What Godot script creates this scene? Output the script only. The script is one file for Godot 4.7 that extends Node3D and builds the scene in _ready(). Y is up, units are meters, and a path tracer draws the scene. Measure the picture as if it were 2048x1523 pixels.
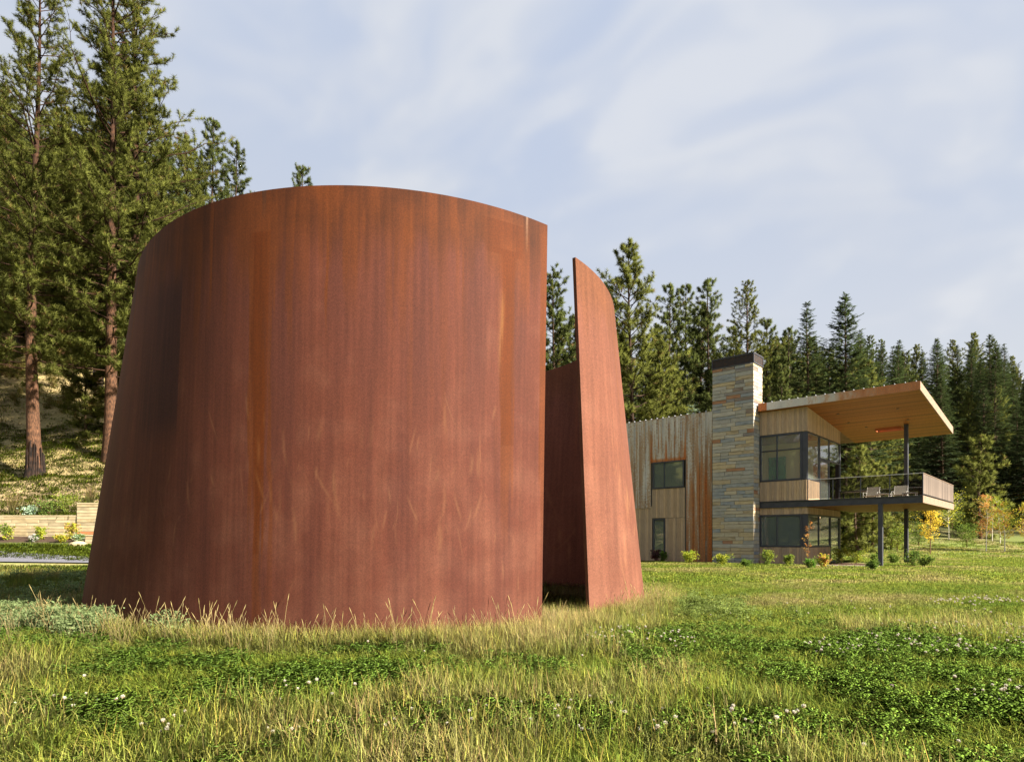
extends Node3D

# ---------------------------------------------------------------- numbers read off the place
const EYE := 1.3
const FOCAL := 1290.0          # lens length in pixels of a 2048 pixel wide frame
const EXPO := 3.7
var rng := RandomNumberGenerator.new()
var counts := {}
var M := {}
var noise_a := FastNoiseLite.new()
var noise_b := FastNoiseLite.new()
var noise_c := FastNoiseLite.new()

# ---------------------------------------------------------------- mesh builder
class MB:
	var v := PackedVector3Array()
	var n := PackedVector3Array()
	var c := PackedColorArray()
	var t := PackedVector2Array()
	var use_c := false
	var use_t := false
	func tri(a: Vector3, b: Vector3, d: Vector3) -> void:
		var m := (d - a).cross(b - a).normalized()
		v.push_back(a); v.push_back(b); v.push_back(d)
		n.push_back(m); n.push_back(m); n.push_back(m)
	# corners in clockwise order as seen from outside
	func quad(a: Vector3, b: Vector3, d: Vector3, e: Vector3) -> void:
		tri(a, b, d)
		tri(a, d, e)
	func quad_uv(a: Vector3, b: Vector3, d: Vector3, e: Vector3, ua: Vector2, ub: Vector2, ud: Vector2, ue: Vector2) -> void:
		quad(a, b, d, e)
		use_t = true
		t.append_array(PackedVector2Array([ua, ub, ud, ua, ud, ue]))
	func box(lo: Vector3, hi: Vector3) -> void:
		var p := [Vector3(lo.x, lo.y, lo.z), Vector3(hi.x, lo.y, lo.z), Vector3(hi.x, hi.y, lo.z), Vector3(lo.x, hi.y, lo.z), Vector3(lo.x, lo.y, hi.z), Vector3(hi.x, lo.y, hi.z), Vector3(hi.x, hi.y, hi.z), Vector3(lo.x, hi.y, hi.z)]
		hexa(p)
	func hexa(p: Array) -> void:      # 0-3 the far face (lower left, lower right, upper right, upper left), 4-7 the near one
		quad(p[4], p[7], p[6], p[5])
		quad(p[1], p[2], p[3], p[0])
		quad(p[0], p[3], p[7], p[4])
		quad(p[5], p[6], p[2], p[1])
		quad(p[7], p[3], p[2], p[6])
		quad(p[0], p[4], p[5], p[1])
	func cham(lo: Vector3, hi: Vector3, b: float) -> void:   # a box whose front (+z), top and side edges are bevelled
		var s := (hi - lo) * 0.5
		b = minf(b, minf(s.x, minf(s.y, s.z)) * 0.6)
		var o := (lo + hi) * 0.5
		for ax in 3:
			for sg in [-1.0, 1.0]:
				var u := (ax + 1) % 3
				var w := (ax + 2) % 3
				var q := []
				for k in [[-1.0, -1.0], [1.0, -1.0], [1.0, 1.0], [-1.0, 1.0]]:
					var p := Vector3()
					p[ax] = s[ax] * sg
					p[u] = (s[u] - b) * k[0]
					p[w] = (s[w] - b) * k[1]
					q.append(o + p)
				if sg > 0:
					quad(q[3], q[2], q[1], q[0])
				else:
					quad(q[0], q[1], q[2], q[3])
		for ax in 3:      # edges along ax
			var u := (ax + 1) % 3
			var w := (ax + 2) % 3
			for k in [[-1.0, -1.0], [1.0, -1.0], [1.0, 1.0], [-1.0, 1.0]]:
				var e := []
				for q in [[-1.0, 0], [-1.0, 1], [1.0, 1], [1.0, 0]]:
					var p := Vector3()
					p[ax] = (s[ax] - b) * q[0]
					p[u] = (s[u] - (b if q[1] == 0 else 0.0)) * k[0]
					p[w] = (s[w] - (b if q[1] == 1 else 0.0)) * k[1]
					e.append(o + p)
				if k[0] * k[1] > 0:
					quad(e[3], e[2], e[1], e[0])
				else:
					quad(e[0], e[1], e[2], e[3])
	func tube(pts: PackedVector3Array, rad: PackedFloat32Array, sides: int) -> void:
		var rings := []
		var up := Vector3(0.13, 0.31, 0.94).normalized()
		for i in pts.size():
			var d := (pts[mini(i + 1, pts.size() - 1)] - pts[maxi(i - 1, 0)]).normalized()
			var x := d.cross(up)
			if x.length() < 0.1:
				x = d.cross(Vector3(1, 0, 0))
			x = x.normalized()
			var y := x.cross(d)
			var r := []
			for k in sides:
				var a := TAU * k / sides
				r.append(x * cos(a) + y * sin(a))
			rings.append(r)
		for i in pts.size() - 1:
			for k in sides:
				var k2 := (k + 1) % sides
				var a: Vector3 = rings[i][k]
				var b: Vector3 = rings[i][k2]
				var d: Vector3 = rings[i + 1][k2]
				var e: Vector3 = rings[i + 1][k]
				var pa := pts[i] + a * rad[i]
				var pb := pts[i] + b * rad[i]
				var pd := pts[i + 1] + d * rad[i + 1]
				var pe := pts[i + 1] + e * rad[i + 1]
				var flip := (pd - pa).cross(pb - pa).dot(a) < 0
				if flip:
					v.append_array(PackedVector3Array([pa, pd, pb, pa, pe, pd]))
					n.append_array(PackedVector3Array([a, d, b, a, e, d]))
				else:
					v.append_array(PackedVector3Array([pa, pb, pd, pa, pd, pe]))
					n.append_array(PackedVector3Array([a, b, d, a, d, e]))
	func put(tv: PackedVector3Array, tn: PackedVector3Array, x: Transform3D, col: Color) -> void:
		v.append_array(x * tv)
		n.append_array(Transform3D(x.basis.orthonormalized(), Vector3.ZERO) * tn)
		if use_c:
			var k := PackedColorArray()
			k.resize(tv.size())
			k.fill(col)
			c.append_array(k)
	func paint(col: Color) -> void:    # colour of everything added since the last call
		use_c = true
		var k := PackedColorArray()
		k.resize(v.size() - c.size())
		k.fill(col)
		c.append_array(k)
	func mesh() -> ArrayMesh:
		var a := []
		a.resize(Mesh.ARRAY_MAX)
		a[Mesh.ARRAY_VERTEX] = v
		a[Mesh.ARRAY_NORMAL] = n
		if use_c and c.size() == v.size():
			a[Mesh.ARRAY_COLOR] = c
		if use_t and t.size() == v.size():
			a[Mesh.ARRAY_TEX_UV] = t
		var m := ArrayMesh.new()
		m.add_surface_from_arrays(Mesh.PRIMITIVE_TRIANGLES, a)
		return m

# ---------------------------------------------------------------- naming and tagging
func numbered(s: String) -> String:
	var k: int = counts.get(s, 0)
	counts[s] = k + 1
	return s if k == 0 else "%s_%03d" % [s, k]

func thing(called: String, label: String, category: String, at := Vector3.ZERO, turn := 0.0, group := "") -> Node3D:
	var o := Node3D.new()
	o.name = numbered(called)
	o.position = at
	o.rotation.y = turn
	add_child(o)
	tag(o, label, category, group)
	return o

func tag(o: Node, label: String, category: String, group := "") -> void:
	o.set_meta("label", label)
	o.set_meta("category", category)
	if group:
		o.set_meta("group", group)

func part(called: String, m: Mesh, mat: Material, parent: Node, at := Vector3.ZERO) -> MeshInstance3D:
	var o := MeshInstance3D.new()
	o.name = called
	o.mesh = m
	o.material_override = mat
	o.position = at
	parent.add_child(o, true)
	return o

func struct(called: String, m: Mesh, mat: Material) -> MeshInstance3D:
	var o := part(called, m, mat, self)
	o.set_meta("kind", "structure")
	return o

func bx(lo: Vector3, hi: Vector3) -> ArrayMesh:
	var b := MB.new()
	b.box(lo, hi)
	return b.mesh()

func chx(lo: Vector3, hi: Vector3, bev: float) -> ArrayMesh:
	var b := MB.new()
	b.cham(lo, hi, bev)
	return b.mesh()

func copy_of(o: Node3D, called: String, at: Vector3, turn: float, k: float, label: String, category: String, group := "") -> Node3D:
	var r: Node3D = o.duplicate()
	r.name = numbered(called)
	add_child(r)
	r.position = at
	r.rotation = Vector3(0, turn, 0)
	r.scale = Vector3(k, k, k)
	tag(r, label, category, group)
	return r

# ---------------------------------------------------------------- where things are
func ss(a: float, b: float, x: float) -> float:
	return smoothstep(a, b, x)

func line(xs: Array, ys: Array, x: float) -> float:
	if x <= xs[0]:
		return ys[0]
	for i in xs.size() - 1:
		if x <= xs[i + 1]:
			return lerpf(ys[i], ys[i + 1], (x - xs[i]) / (xs[i + 1] - xs[i]))
	return ys[-1]

const LX := [0.0, 13.0, 15.0, 24.0, 25.5, 27.5, 29.5, 31.02, 31.3, 33.0, 36.0, 38.5, 60.0, 85.0, 110.0, 160.0, 400.0]
const LY := [0.0, 0.0, 0.03, 0.54, 0.66, 0.85, 1.19, 1.56, 2.42, 2.85, 4.2, 5.2, 18.0, 30.0, 36.0, 44.0, 50.0]
const RX := [0.0, 40.0, 50.0, 60.0, 70.0, 80.0, 92.0, 130.0, 170.0, 230.0, 400.0]
const RY := [0.0, 0.0, 0.12, 0.35, 1.0, 2.7, 6.5, 19.0, 33.0, 42.0, 50.0]

func hgt(x: float, d: float) -> float:
	var a := x / maxf(d, 8.0)
	if x < -52.0:      # the hill swings round on the left
		d = maxf(d, 22.0 * ss(-52.0, -62.0, x)) + (-52.0 - x) * 0.8
	if d < 0.0:
		return 0.0
	var w := ss(-0.22, -0.5, a) * ss(-6.0, -11.0, x) if d < 45.0 else ss(-0.05, -0.5, a)
	var l := line(LX, LY, d)
	var r := line(RX, RY, d)
	var y := lerpf(r, l, w)
	var rough := ss(34.0, 60.0, d)
	y += rough * (noise_a.get_noise_2d(x * 3.0, d * 3.0) * 1.6 + noise_a.get_noise_2d(x * 11.0, d * 11.0) * 0.35) * minf(1.0, y * 0.25)
	if w > 0.5 and d > 31.5:
		y += noise_a.get_noise_2d(x * 14.0 + 90.0, d * 14.0) * 0.35 * ss(31.5, 36.0, d)
	return y

func at_px(px: float, d: float) -> Vector3:      # the point of the ground seen in that column at depth d
	var x := (px - 1024.0) / FOCAL * d
	return Vector3(x, hgt(x, d), -d)

# ---------------------------------------------------------------- materials
func noise_tex(seed_: int, freq: float, ramp: Array, w := 512, h := 512, oct := 4, normal := false, bump := 4.0) -> NoiseTexture2D:
	var f := FastNoiseLite.new()
	f.seed = seed_
	f.noise_type = FastNoiseLite.TYPE_SIMPLEX_SMOOTH
	f.frequency = freq
	f.fractal_octaves = oct
	var t := NoiseTexture2D.new()
	t.width = w
	t.height = h
	t.seamless = true
	t.noise = f
	t.as_normal_map = normal
	t.bump_strength = bump
	if ramp.size() > 0:
		var g := Gradient.new()
		var off := PackedFloat32Array()
		var col := PackedColorArray()
		for i in ramp.size():
			off.push_back(float(i) / (ramp.size() - 1))
			col.push_back(ramp[i])
		g.offsets = off
		g.colors = col
		t.color_ramp = g
	return t

func rgb(r: float, g: float, b: float) -> Color:
	return Color(r / 255.0, g / 255.0, b / 255.0)

func mat(col: Color, rough := 0.8, metal := 0.0, spec := 0.4) -> StandardMaterial3D:
	var m := StandardMaterial3D.new()
	m.albedo_color = col
	m.roughness = rough
	m.metallic = metal
	m.metallic_specular = spec
	return m

func tri_mat(tex: Texture2D, scale_: Vector3, rough := 0.85, world := false, col := Color.WHITE, spec := 0.35) -> StandardMaterial3D:
	var m := mat(col, rough, 0.0, spec)
	m.albedo_texture = tex
	m.uv1_triplanar = true
	m.uv1_world_triplanar = world
	m.uv1_scale = scale_
	return m

func leaf_mat(col: Color, back := 0.5, rough := 0.7) -> StandardMaterial3D:
	var m := mat(col, rough, 0.0, 0.25)
	m.vertex_color_use_as_albedo = true
	m.backlight_enabled = true
	m.backlight = Color(back, back, back * 0.9)
	m.cull_mode = BaseMaterial3D.CULL_DISABLED
	return m

func noise_image(seed_: int, w: int, h: int, fx: float, fy: float, oct := 4) -> PackedByteArray:
	var f := FastNoiseLite.new()
	f.seed = seed_
	f.frequency = 1.0
	f.fractal_octaves = oct
	f.noise_type = FastNoiseLite.TYPE_SIMPLEX_SMOOTH
	var b := PackedByteArray()
	b.resize(w * h)
	var i := 0
	for y in h:
		for x in w:
			b[i] = clampi(int(127.5 + 127.5 * 1.25 * f.get_noise_2d(x * fx, y * fy)), 0, 255)
			i += 1
	return b

# weathered steel: u runs along the plate (0 at the free edge), v down from the top
func rust_image(w: int, h: int, seed_: int, marks: bool) -> ImageTexture:
	var fine := noise_image(seed_, w, h, 0.11, 0.0035, 3)
	var broad := noise_image(seed_ + 1, w, h, 0.017, 0.0022, 3)
	var cloud := noise_image(seed_ + 2, w, h, 0.009, 0.012, 4)
	var edge := noise_image(seed_ + 3, w, h, 0.02, 0.002, 4)
	var out := PackedByteArray()
	out.resize(w * h * 3)
	var base := Vector3(115, 66, 51)
	var orange := Vector3(122, 66, 30)
	var streak := Vector3(112, 56, 18)
	var purple := Vector3(90, 53, 48)
	var pale := Vector3(144, 102, 82)
	var ochre := Vector3(158, 116, 66)
	var r2 := RandomNumberGenerator.new()
	r2.seed = seed_
	var runs := []      # [u, half width, strength, start, length]
	for k in 18:
		runs.append([r2.randf(), r2.randf_range(0.001, 0.006), r2.randf_range(0.1, 0.4), r2.randf_range(-0.05, 0.1), r2.randf_range(0.15, 0.7)])
	if marks:
		runs = runs.slice(0, 9)
		runs.append([0.395, 0.030, 0.75, -0.02, 0.25])
		runs.append([0.388, 0.011, 1.0, 0.05, 1.1])
		for k in 80:      # short runs down from the rim
			runs.append([r2.randf(), r2.randf_range(0.0012, 0.007), r2.randf_range(0.3, 0.8), r2.randf_range(-0.1, 0.05), r2.randf_range(0.08, 0.36)])
		runs.append([0.4, 0.003, 0.8, 0.1, 0.8])
		runs.append([0.345, 0.004, 0.5, 0.0, 0.4])
		runs.append([0.21, 0.006, 0.5, 0.0, 0.35])
		runs.append([0.27, 0.005, 0.45, 0.0, 0.3])
		runs.append([0.372, 0.004, 0.6, 0.1, 0.9])
		runs.append([0.072, 0.024, 0.85, -0.02, 0.2])
		runs.append([0.068, 0.012, 0.95, 0.05, 0.75])
		runs.append([0.004, 0.008, 0.8, -0.02, 0.9])
	var i := 0
	for y in h:
		var v := float(y) / h
		var live := []
		for q in runs:
			var f: float = clampf((v - q[3]) / 0.05, 0.0, 1.0) * (1.0 - clampf((v - q[3] - q[4] * 0.6) / (q[4] * 0.4), 0.0, 1.0))
			if f > 0.0:
				live.append([q[0], q[1] * (1.5 - 1.0 * minf(v, 0.8)), q[2] * f])
		for x in w:
			var u := float(x) / w
			var a := fine[i] / 255.0 - 0.5
			var b := broad[i] / 255.0 - 0.5
			var c := cloud[i] / 255.0 - 0.5
			var e := edge[i] / 255.0 - 0.5
			var col := base
			col = col.lerp(purple, clampf(0.12 - b * 0.5 + c * 0.25, 0.0, 0.4))
			col = col.lerp(pale, clampf((v - 0.3) * 0.55 + b * 0.4 + c * 0.55 - 0.06 - u * 0.25, 0.0, 0.5))
			var top := 1.0 - smoothstep(0.03, 0.2 + e * 0.34, v + e * 0.1)
			col = col.lerp(orange * (0.76 + 0.2 * c), top * 0.8)
			var jig := a * 0.008 + b * 0.008
			for q in live:
				var s: float = absf(u + jig - q[0]) / q[1]
				if s < 1.0:
					col = col.lerp(streak if q[2] > 0.8 else orange, (1.0 - s * s * s * s) * q[2])
			if not marks:
				col = col.lerp(pale, 0.45)  # rear plate paler: the stronger sun on it is put into the colour
			if marks:
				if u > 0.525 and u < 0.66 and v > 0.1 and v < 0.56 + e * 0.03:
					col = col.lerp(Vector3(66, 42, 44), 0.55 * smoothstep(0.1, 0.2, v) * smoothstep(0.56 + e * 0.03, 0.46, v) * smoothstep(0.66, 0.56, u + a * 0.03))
				var p := absf(u + a * 0.009 + b * 0.004 - 0.078 - 0.006 * v) / 0.0045
				if p < 1.0 and v > 0.17 and v < 0.42:
					col = col.lerp(ochre, (1.0 - p) * 0.55 * clampf(0.6 + a * 3.0, 0.0, 1.0) * smoothstep(0.17, 0.22, v) * smoothstep(0.42, 0.33, v))
				p = absf(u + a * 0.0016 - 0.0365) / 0.0016
				if p < 1.0 and v < 0.09:
					col = col.lerp(Vector3(190, 160, 140), 0.6 * (1.0 - v / 0.09))
				p = absf(u + a * 0.004 - 0.383) / 0.003
				if p < 1.0 and v < 0.07:
					col = col.lerp(Vector3(60, 52, 54), 0.35 * (1.0 - v / 0.07))
			var g := 0.98 + a * 0.15 + b * 0.07 + c * 0.06 + r2.randf_range(-0.1, 0.1)
			col *= g
			out[i * 3] = clampi(int(col.x), 0, 255)
			out[i * 3 + 1] = clampi(int(col.y), 0, 255)
			out[i * 3 + 2] = clampi(int(col.z), 0, 255)
			i += 1
	var im := Image.create_from_data(w, h, false, Image.FORMAT_RGB8, out)
	# rubbed and scratched marks low on the plate
	for k in 110:
		var x0 := w * (r2.randf() if k < 50 else r2.randf_range(0.08, 0.42))
		var y0 := h * (r2.randf_range(0.42, 0.88) if k < 50 else r2.randf_range(0.5, 0.75))
		var len := r2.randf_range(10.0, 70.0)
		var lean := r2.randf_range(-0.35, 0.35)
		var bend := r2.randf_range(-0.006, 0.006)
		var wd := r2.randf_range(1.0, 6.0)
		var st := r2.randf_range(0.08, 0.36)
		for s in int(len):
			var cx := x0 + lean * s + bend * s * s
			for q in range(-6, 7):
				var px := int(cx) + q
				var py := int(y0) + s
				var f := st * clampf(1.0 - absf(q) / wd, 0.0, 1.0) * sin(PI * s / len)
				if f > 0.01 and px >= 0 and px < w and py < h:
					im.set_pixel(px, py, im.get_pixel(px, py).lerp(rgb(176, 132, 92), f))
	return ImageTexture.create_from_image(im)

# galvanised sheet going to rust; u across the wall, v down
func rusty_zinc(w: int, h: int, seed_: int, wall: bool) -> ImageTexture:
	var fine := noise_image(seed_, w, h, 0.16, 0.10, 4)
	var run := noise_image(seed_ + 1, w, h, 0.05, 0.003, 3)
	var blot := noise_image(seed_ + 2, w, h, 0.02, 0.008, 3)
	var out := PackedByteArray()
	out.resize(w * h * 3)
	var zinc := Vector3(192, 188, 182)
	var rust := Vector3(142, 114, 86)
	var deep := Vector3(166, 92, 40)
	var i := 0
	for y in h:
		var v := float(y) / h
		for x in w:
			var u := float(x) / w
			var a := fine[i] / 255.0 - 0.5
			var b := run[i] / 255.0 - 0.5
			var c := blot[i] / 255.0 - 0.5
			var k := 0.0
			var d := 0.0
			if wall:
				k = 0.32 + v * 0.8 + a * 2.2 + b * 2.4 + c * 0.8
				k += 0.7 * smoothstep(0.78, 0.95, u) * smoothstep(0.15, 0.5, v)
				d = smoothstep(0.62, 0.98, u) * smoothstep(0.22, 0.6, v + b * 0.3) * (0.6 + b * 1.4)
				if u > 0.5 and u < 0.79 and v < 0.31:      # streaks run down to the head of the window
					d += smoothstep(0.03, 0.3, v) * clampf(b * 5.0 - 0.3, 0.0, 0.9)
					d += smoothstep(0.27, 0.295, v) * 0.8
				if u > 0.76 and u < 0.80:
					d += 0.35 * smoothstep(0.2, 0.35, v)
			else:
				k = -0.5 + u * 1.5 + a * 1.8 + c * 1.2
				d = smoothstep(0.35, 0.75, u + c * 0.3) * 0.7
				if u < 0.06:
					d = 0.9
					k = 1.0
			var col := (zinc * (1.0 + c * 0.2)).lerp(rust * (1.0 + b * 0.3), clampf(k, 0.0, 1.0) * 0.95)
			col = col.lerp(deep * (1.0 + a * 0.4), clampf(d, 0.0, 1.0))
			col *= 1.0 + a * 0.2
			out[i * 3] = clampi(int(col.x), 0, 255)
			out[i * 3 + 1] = clampi(int(col.y), 0, 255)
			out[i * 3 + 2] = clampi(int(col.z), 0, 255)
			i += 1
	return ImageTexture.create_from_image(Image.create_from_data(w, h, false, Image.FORMAT_RGB8, out))

func make_materials() -> void:
	var grain := func(seed_: int, c0: Color, c1: Color, c2: Color) -> StandardMaterial3D:
		var m := tri_mat(noise_tex(seed_, 0.02, [c0, c1, c2, c1, c0], 256, 256, 4), Vector3(3.2, 0.22, 3.2), 0.75)
		return m
	M.cedar = [grain.call(11, rgb(140, 119, 97), rgb(160, 138, 114), rgb(178, 155, 130)), grain.call(12, rgb(136, 114, 90), rgb(156, 132, 106), rgb(170, 146, 118)), grain.call(13, rgb(150, 126, 100), rgb(172, 146, 116), rgb(186, 160, 130)), grain.call(14, rgb(128, 110, 90), rgb(150, 130, 108), rgb(164, 144, 120))]
	var sof := func(seed_: int, k: float) -> StandardMaterial3D:
		var m := tri_mat(noise_tex(seed_, 0.02, [rgb(172 * k, 110 * k, 44 * k), rgb(190 * k, 124 * k, 52 * k), rgb(200 * k, 136 * k, 62 * k)], 256, 256, 4), Vector3(3.0, 3.0, 0.25), 0.6)
		return m
	M.soffit = [sof.call(21, 0.68), sof.call(22, 0.61), sof.call(23, 0.73)]
	M.dark_steel = tri_mat(noise_tex(31, 0.02, [rgb(44, 46, 54), rgb(54, 56, 64), rgb(60, 60, 66)], 128, 128), Vector3(0.7, 0.7, 0.7), 0.5, false, Color.WHITE, 0.5)
	M.black = mat(rgb(30, 31, 35), 0.45, 0.0, 0.5)
	M.cap = tri_mat(noise_tex(32, 0.03, [rgb(34, 30, 30), rgb(44, 38, 36), rgb(72, 46, 34)], 128, 128), Vector3(0.8, 0.8, 0.8), 0.6)
	M.glass = mat(Color(0.75, 0.82, 0.78, 0.1), 0.02, 0.0, 0.62)
	M.glass.transparency = BaseMaterial3D.TRANSPARENCY_ALPHA
	M.screen = mat(Color(0.09, 0.09, 0.09, 0.36), 0.1, 0.0, 0.4)
	M.screen.transparency = BaseMaterial3D.TRANSPARENCY_ALPHA
	var stone := []
	var tones := [rgb(142, 140, 134), rgb(122, 128, 134), rgb(162, 150, 128), rgb(170, 150, 114), rgb(112, 106, 104), rgb(154, 136, 106), rgb(138, 90, 60), rgb(138, 136, 128), rgb(158, 152, 142), rgb(106, 90, 80)]
	for k in tones.size():
		var c: Color = tones[k].lerp(rgb(160, 152, 134), 0.12).lightened(0.06)
		stone.append(tri_mat(noise_tex(41 + k, 0.012, [c.darkened(0.22), c, c.lightened(0.1), c.lerp(rgb(160, 130, 90), 0.3)], 128, 128, 4), Vector3(1.1, 2.6, 1.1), 0.85, true))
	M.stone = stone
	var pale := []
	for k in 4:
		var c: Color = [rgb(168, 150, 116), rgb(154, 140, 112), rgb(176, 160, 128), rgb(168, 112, 74)][k]
		pale.append(tri_mat(noise_tex(55 + k, 0.02, [c.darkened(0.14), c, c.lightened(0.08)], 128, 128, 4), Vector3(0.6, 1.4, 0.6), 0.85, true))
	M.pale_stone = pale
	M.mortar = mat(rgb(92, 88, 80), 0.95)
	M.plaster = mat(rgb(206, 196, 160), 0.9)
	M.floor = mat(rgb(120, 92, 64), 0.5)
	M.roof = tri_mat(noise_tex(61, 0.03, [rgb(72, 52, 44), rgb(96, 66, 50), rgb(120, 96, 80)], 128, 128), Vector3(0.5, 0.5, 0.5), 0.6)
	M.fascia_pale = tri_mat(noise_tex(62, 0.03, [rgb(128, 110, 94), rgb(142, 122, 106), rgb(122, 96, 76)], 128, 128), Vector3(0.8, 0.8, 0.8), 0.7)
	M.slat = [tri_mat(noise_tex(75, 0.03, [rgb(92, 80, 72), rgb(110, 97, 88), rgb(122, 108, 98)], 64, 64), Vector3(1.5, 0.4, 1.5), 0.8), tri_mat(noise_tex(76, 0.03, [rgb(82, 72, 66), rgb(100, 88, 80)], 64, 64), Vector3(1.5, 0.4, 1.5), 0.8)]
	M.white = mat(rgb(214, 210, 202), 0.6)
	M.bright = mat(rgb(190, 192, 194), 0.35, 0.7)
	M.green_art = tri_mat(noise_tex(63, 0.02, [rgb(12, 70, 46), rgb(20, 110, 70), rgb(14, 84, 60)], 64, 64), Vector3(0.9, 0.9, 0.9), 0.7)
	M.rust = []
	for k in 2:
		var m := mat(Color(0.735, 0.71, 0.70) if k == 0 else Color(0.83, 0.815, 0.81), 0.78, 0.0, 0.28)  # rear plate gets the lighter tint, standing in for stronger sun
		m.albedo_texture = rust_image(1280 if k == 0 else 900, 640 if k == 0 else 512, 71 + k * 9, k == 0)
		m.texture_repeat = false
		m.heightmap_enabled = false
		M.rust.append(m)
	M.zinc = mat(Color.WHITE, 0.55, 0.0, 0.45)
	M.zinc.albedo_texture = rusty_zinc(640, 640, 91, true)
	M.zinc.texture_repeat = false
	M.zinc_fascia = mat(Color.WHITE, 0.55, 0.0, 0.45)
	M.zinc_fascia.albedo_texture = rusty_zinc(768, 48, 95, false)
	M.zinc_fascia.texture_repeat = false
	M.copper = tri_mat(noise_tex(64, 0.03, [rgb(150, 84, 50), rgb(176, 104, 66)], 64, 64), Vector3(0.8, 0.8, 0.8), 0.5)
	M.bark = tri_mat(noise_tex(65, 0.03, [rgb(26, 19, 16), rgb(54, 38, 29), rgb(98, 69, 50), rgb(124, 88, 64)], 256, 256, 4), Vector3(2.2, 0.4, 2.2), 0.95)
	M.bark_dark = tri_mat(noise_tex(66, 0.04, [rgb(44, 36, 30), rgb(84, 66, 52), rgb(112, 88, 70)], 128, 128, 4), Vector3(1.4, 0.4, 1.4), 0.95)
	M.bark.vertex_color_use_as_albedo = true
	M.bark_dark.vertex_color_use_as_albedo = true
	M.birch = tri_mat(noise_tex(67, 0.05, [rgb(120, 110, 100), rgb(214, 206, 194), rgb(226, 220, 210)], 128, 128, 3), Vector3(2.0, 5.0, 2.0), 0.85)
	M.twig = mat(rgb(104, 78, 56), 0.9)
	M.needles = leaf_mat(Color.WHITE, 1.0)
	M.leaves = leaf_mat(Color.WHITE, 1.0)
	M.grass = leaf_mat(Color.WHITE, 1.0, 0.6)
	M.petal = leaf_mat(Color.WHITE, 0.5, 0.8)
	M.asphalt = tri_mat(noise_tex(68, 0.05, [rgb(92, 92, 100), rgb(106, 106, 114), rgb(118, 118, 124)], 256, 256, 4), Vector3(0.5, 0.5, 0.5), 0.9, true)
	M.char = tri_mat(noise_tex(74, 0.03, [rgb(18, 14, 13), rgb(34, 27, 24), rgb(82, 58, 44)], 128, 128, 4), Vector3(2.4, 0.5, 2.4), 0.95)
	M.mulch = tri_mat(noise_tex(69, 0.06, [rgb(44, 32, 26), rgb(84, 62, 48), rgb(110, 84, 66)], 256, 256, 5), Vector3(0.5, 0.5, 0.5), 0.95, true)
	M.ground = tri_mat(noise_tex(70, 0.03, [Color(0.6, 0.6, 0.6), Color(0.85, 0.85, 0.85), Color(1, 1, 1)], 512, 512, 5), Vector3(0.27, 0.27, 0.27), 0.95, true)
	M.ground.vertex_color_use_as_albedo = true
	M.slab = tri_mat(noise_tex(73, 0.04, [rgb(146, 138, 128), rgb(164, 156, 146)], 128, 128), Vector3(0.6, 0.6, 0.6), 0.9, true)
	M.fabric = mat(rgb(196, 188, 172), 0.9)
	M.orange_wood = mat(rgb(178, 84, 34), 0.5)

# ---------------------------------------------------------------- sky
func make_sky() -> Sky:
	var w := 1024
	var h := 512
	var f := FastNoiseLite.new()
	f.seed = 5
	f.frequency = 1.0
	f.fractal_octaves = 5
	var g := FastNoiseLite.new()
	g.seed = 9
	g.frequency = 1.0
	g.fractal_octaves = 3
	var px := PackedFloat32Array()
	px.resize(w * h * 3)
	var zen := Vector3(0.50, 0.59, 0.775)
	var low := Vector3(0.71, 0.74, 0.785)
	var cloud := Vector3(0.765, 0.785, 0.825)
	var grey := Vector3(0.61, 0.64, 0.685)
	for y in h:
		var el := (0.5 - (y + 0.5) / h) * PI
		for x in w:
			var az := ((x + 0.5) / w - 0.5) * TAU
			var k := (y * w + x) * 3
			var c := Vector3(0.25, 0.25, 0.2)
			if el > -0.03:
				var s := maxf(sin(el), 0.02)
				var dx := sin(az) * cos(el)
				var dz := -cos(az) * cos(el)
				c = low.lerp(zen, smoothstep(0.05, 0.62, s))
				var q := 1.0 / (s + 0.3)
				var p := Vector2(dx * q, dz * q)
				var wx := g.get_noise_2d(p.x * 1.3, p.y * 1.3)
				var wy := g.get_noise_2d(p.x * 1.3 + 40.0, p.y * 1.3 - 11.0)
				var n := f.get_noise_2d(p.x * 1.5 + p.y * 0.7 + wx * 0.5, p.y * 2.3 - p.x * 0.8 + wy * 0.5)
				var wisp := f.get_noise_2d(p.x * 3.4 + p.y * 2.4 + wx * 0.8 + 7.0, p.y * 7.5 - p.x * 4.2 + wy * 0.8)
				var n2 := g.get_noise_2d(p.x * 0.7 + 30.0, p.y * 0.8)
				var a := smoothstep(-0.5, 0.62, n * 0.9 + n2 * 0.55 + wisp * 0.5)
				c = c.lerp(cloud, 0.12 + a * 0.55)
				c = c.lerp(cloud * 1.04, smoothstep(0.15, 0.6, n + wisp * 0.7) * 0.28)
				var b := smoothstep(-0.35, 0.55, n2 * 0.6 + 0.35 * sin(az - 0.1)) * smoothstep(0.8, 0.15, s)
				c = c.lerp(grey, b * 0.62)
			c /= EXPO
			px[k] = c.x
			px[k + 1] = c.y
			px[k + 2] = c.z
	var im := Image.create_from_data(w, h, false, Image.FORMAT_RGBF, px.to_byte_array())
	var m := PanoramaSkyMaterial.new()
	m.panorama = ImageTexture.create_from_image(im)
	var s := Sky.new()
	s.sky_material = m
	return s

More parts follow.
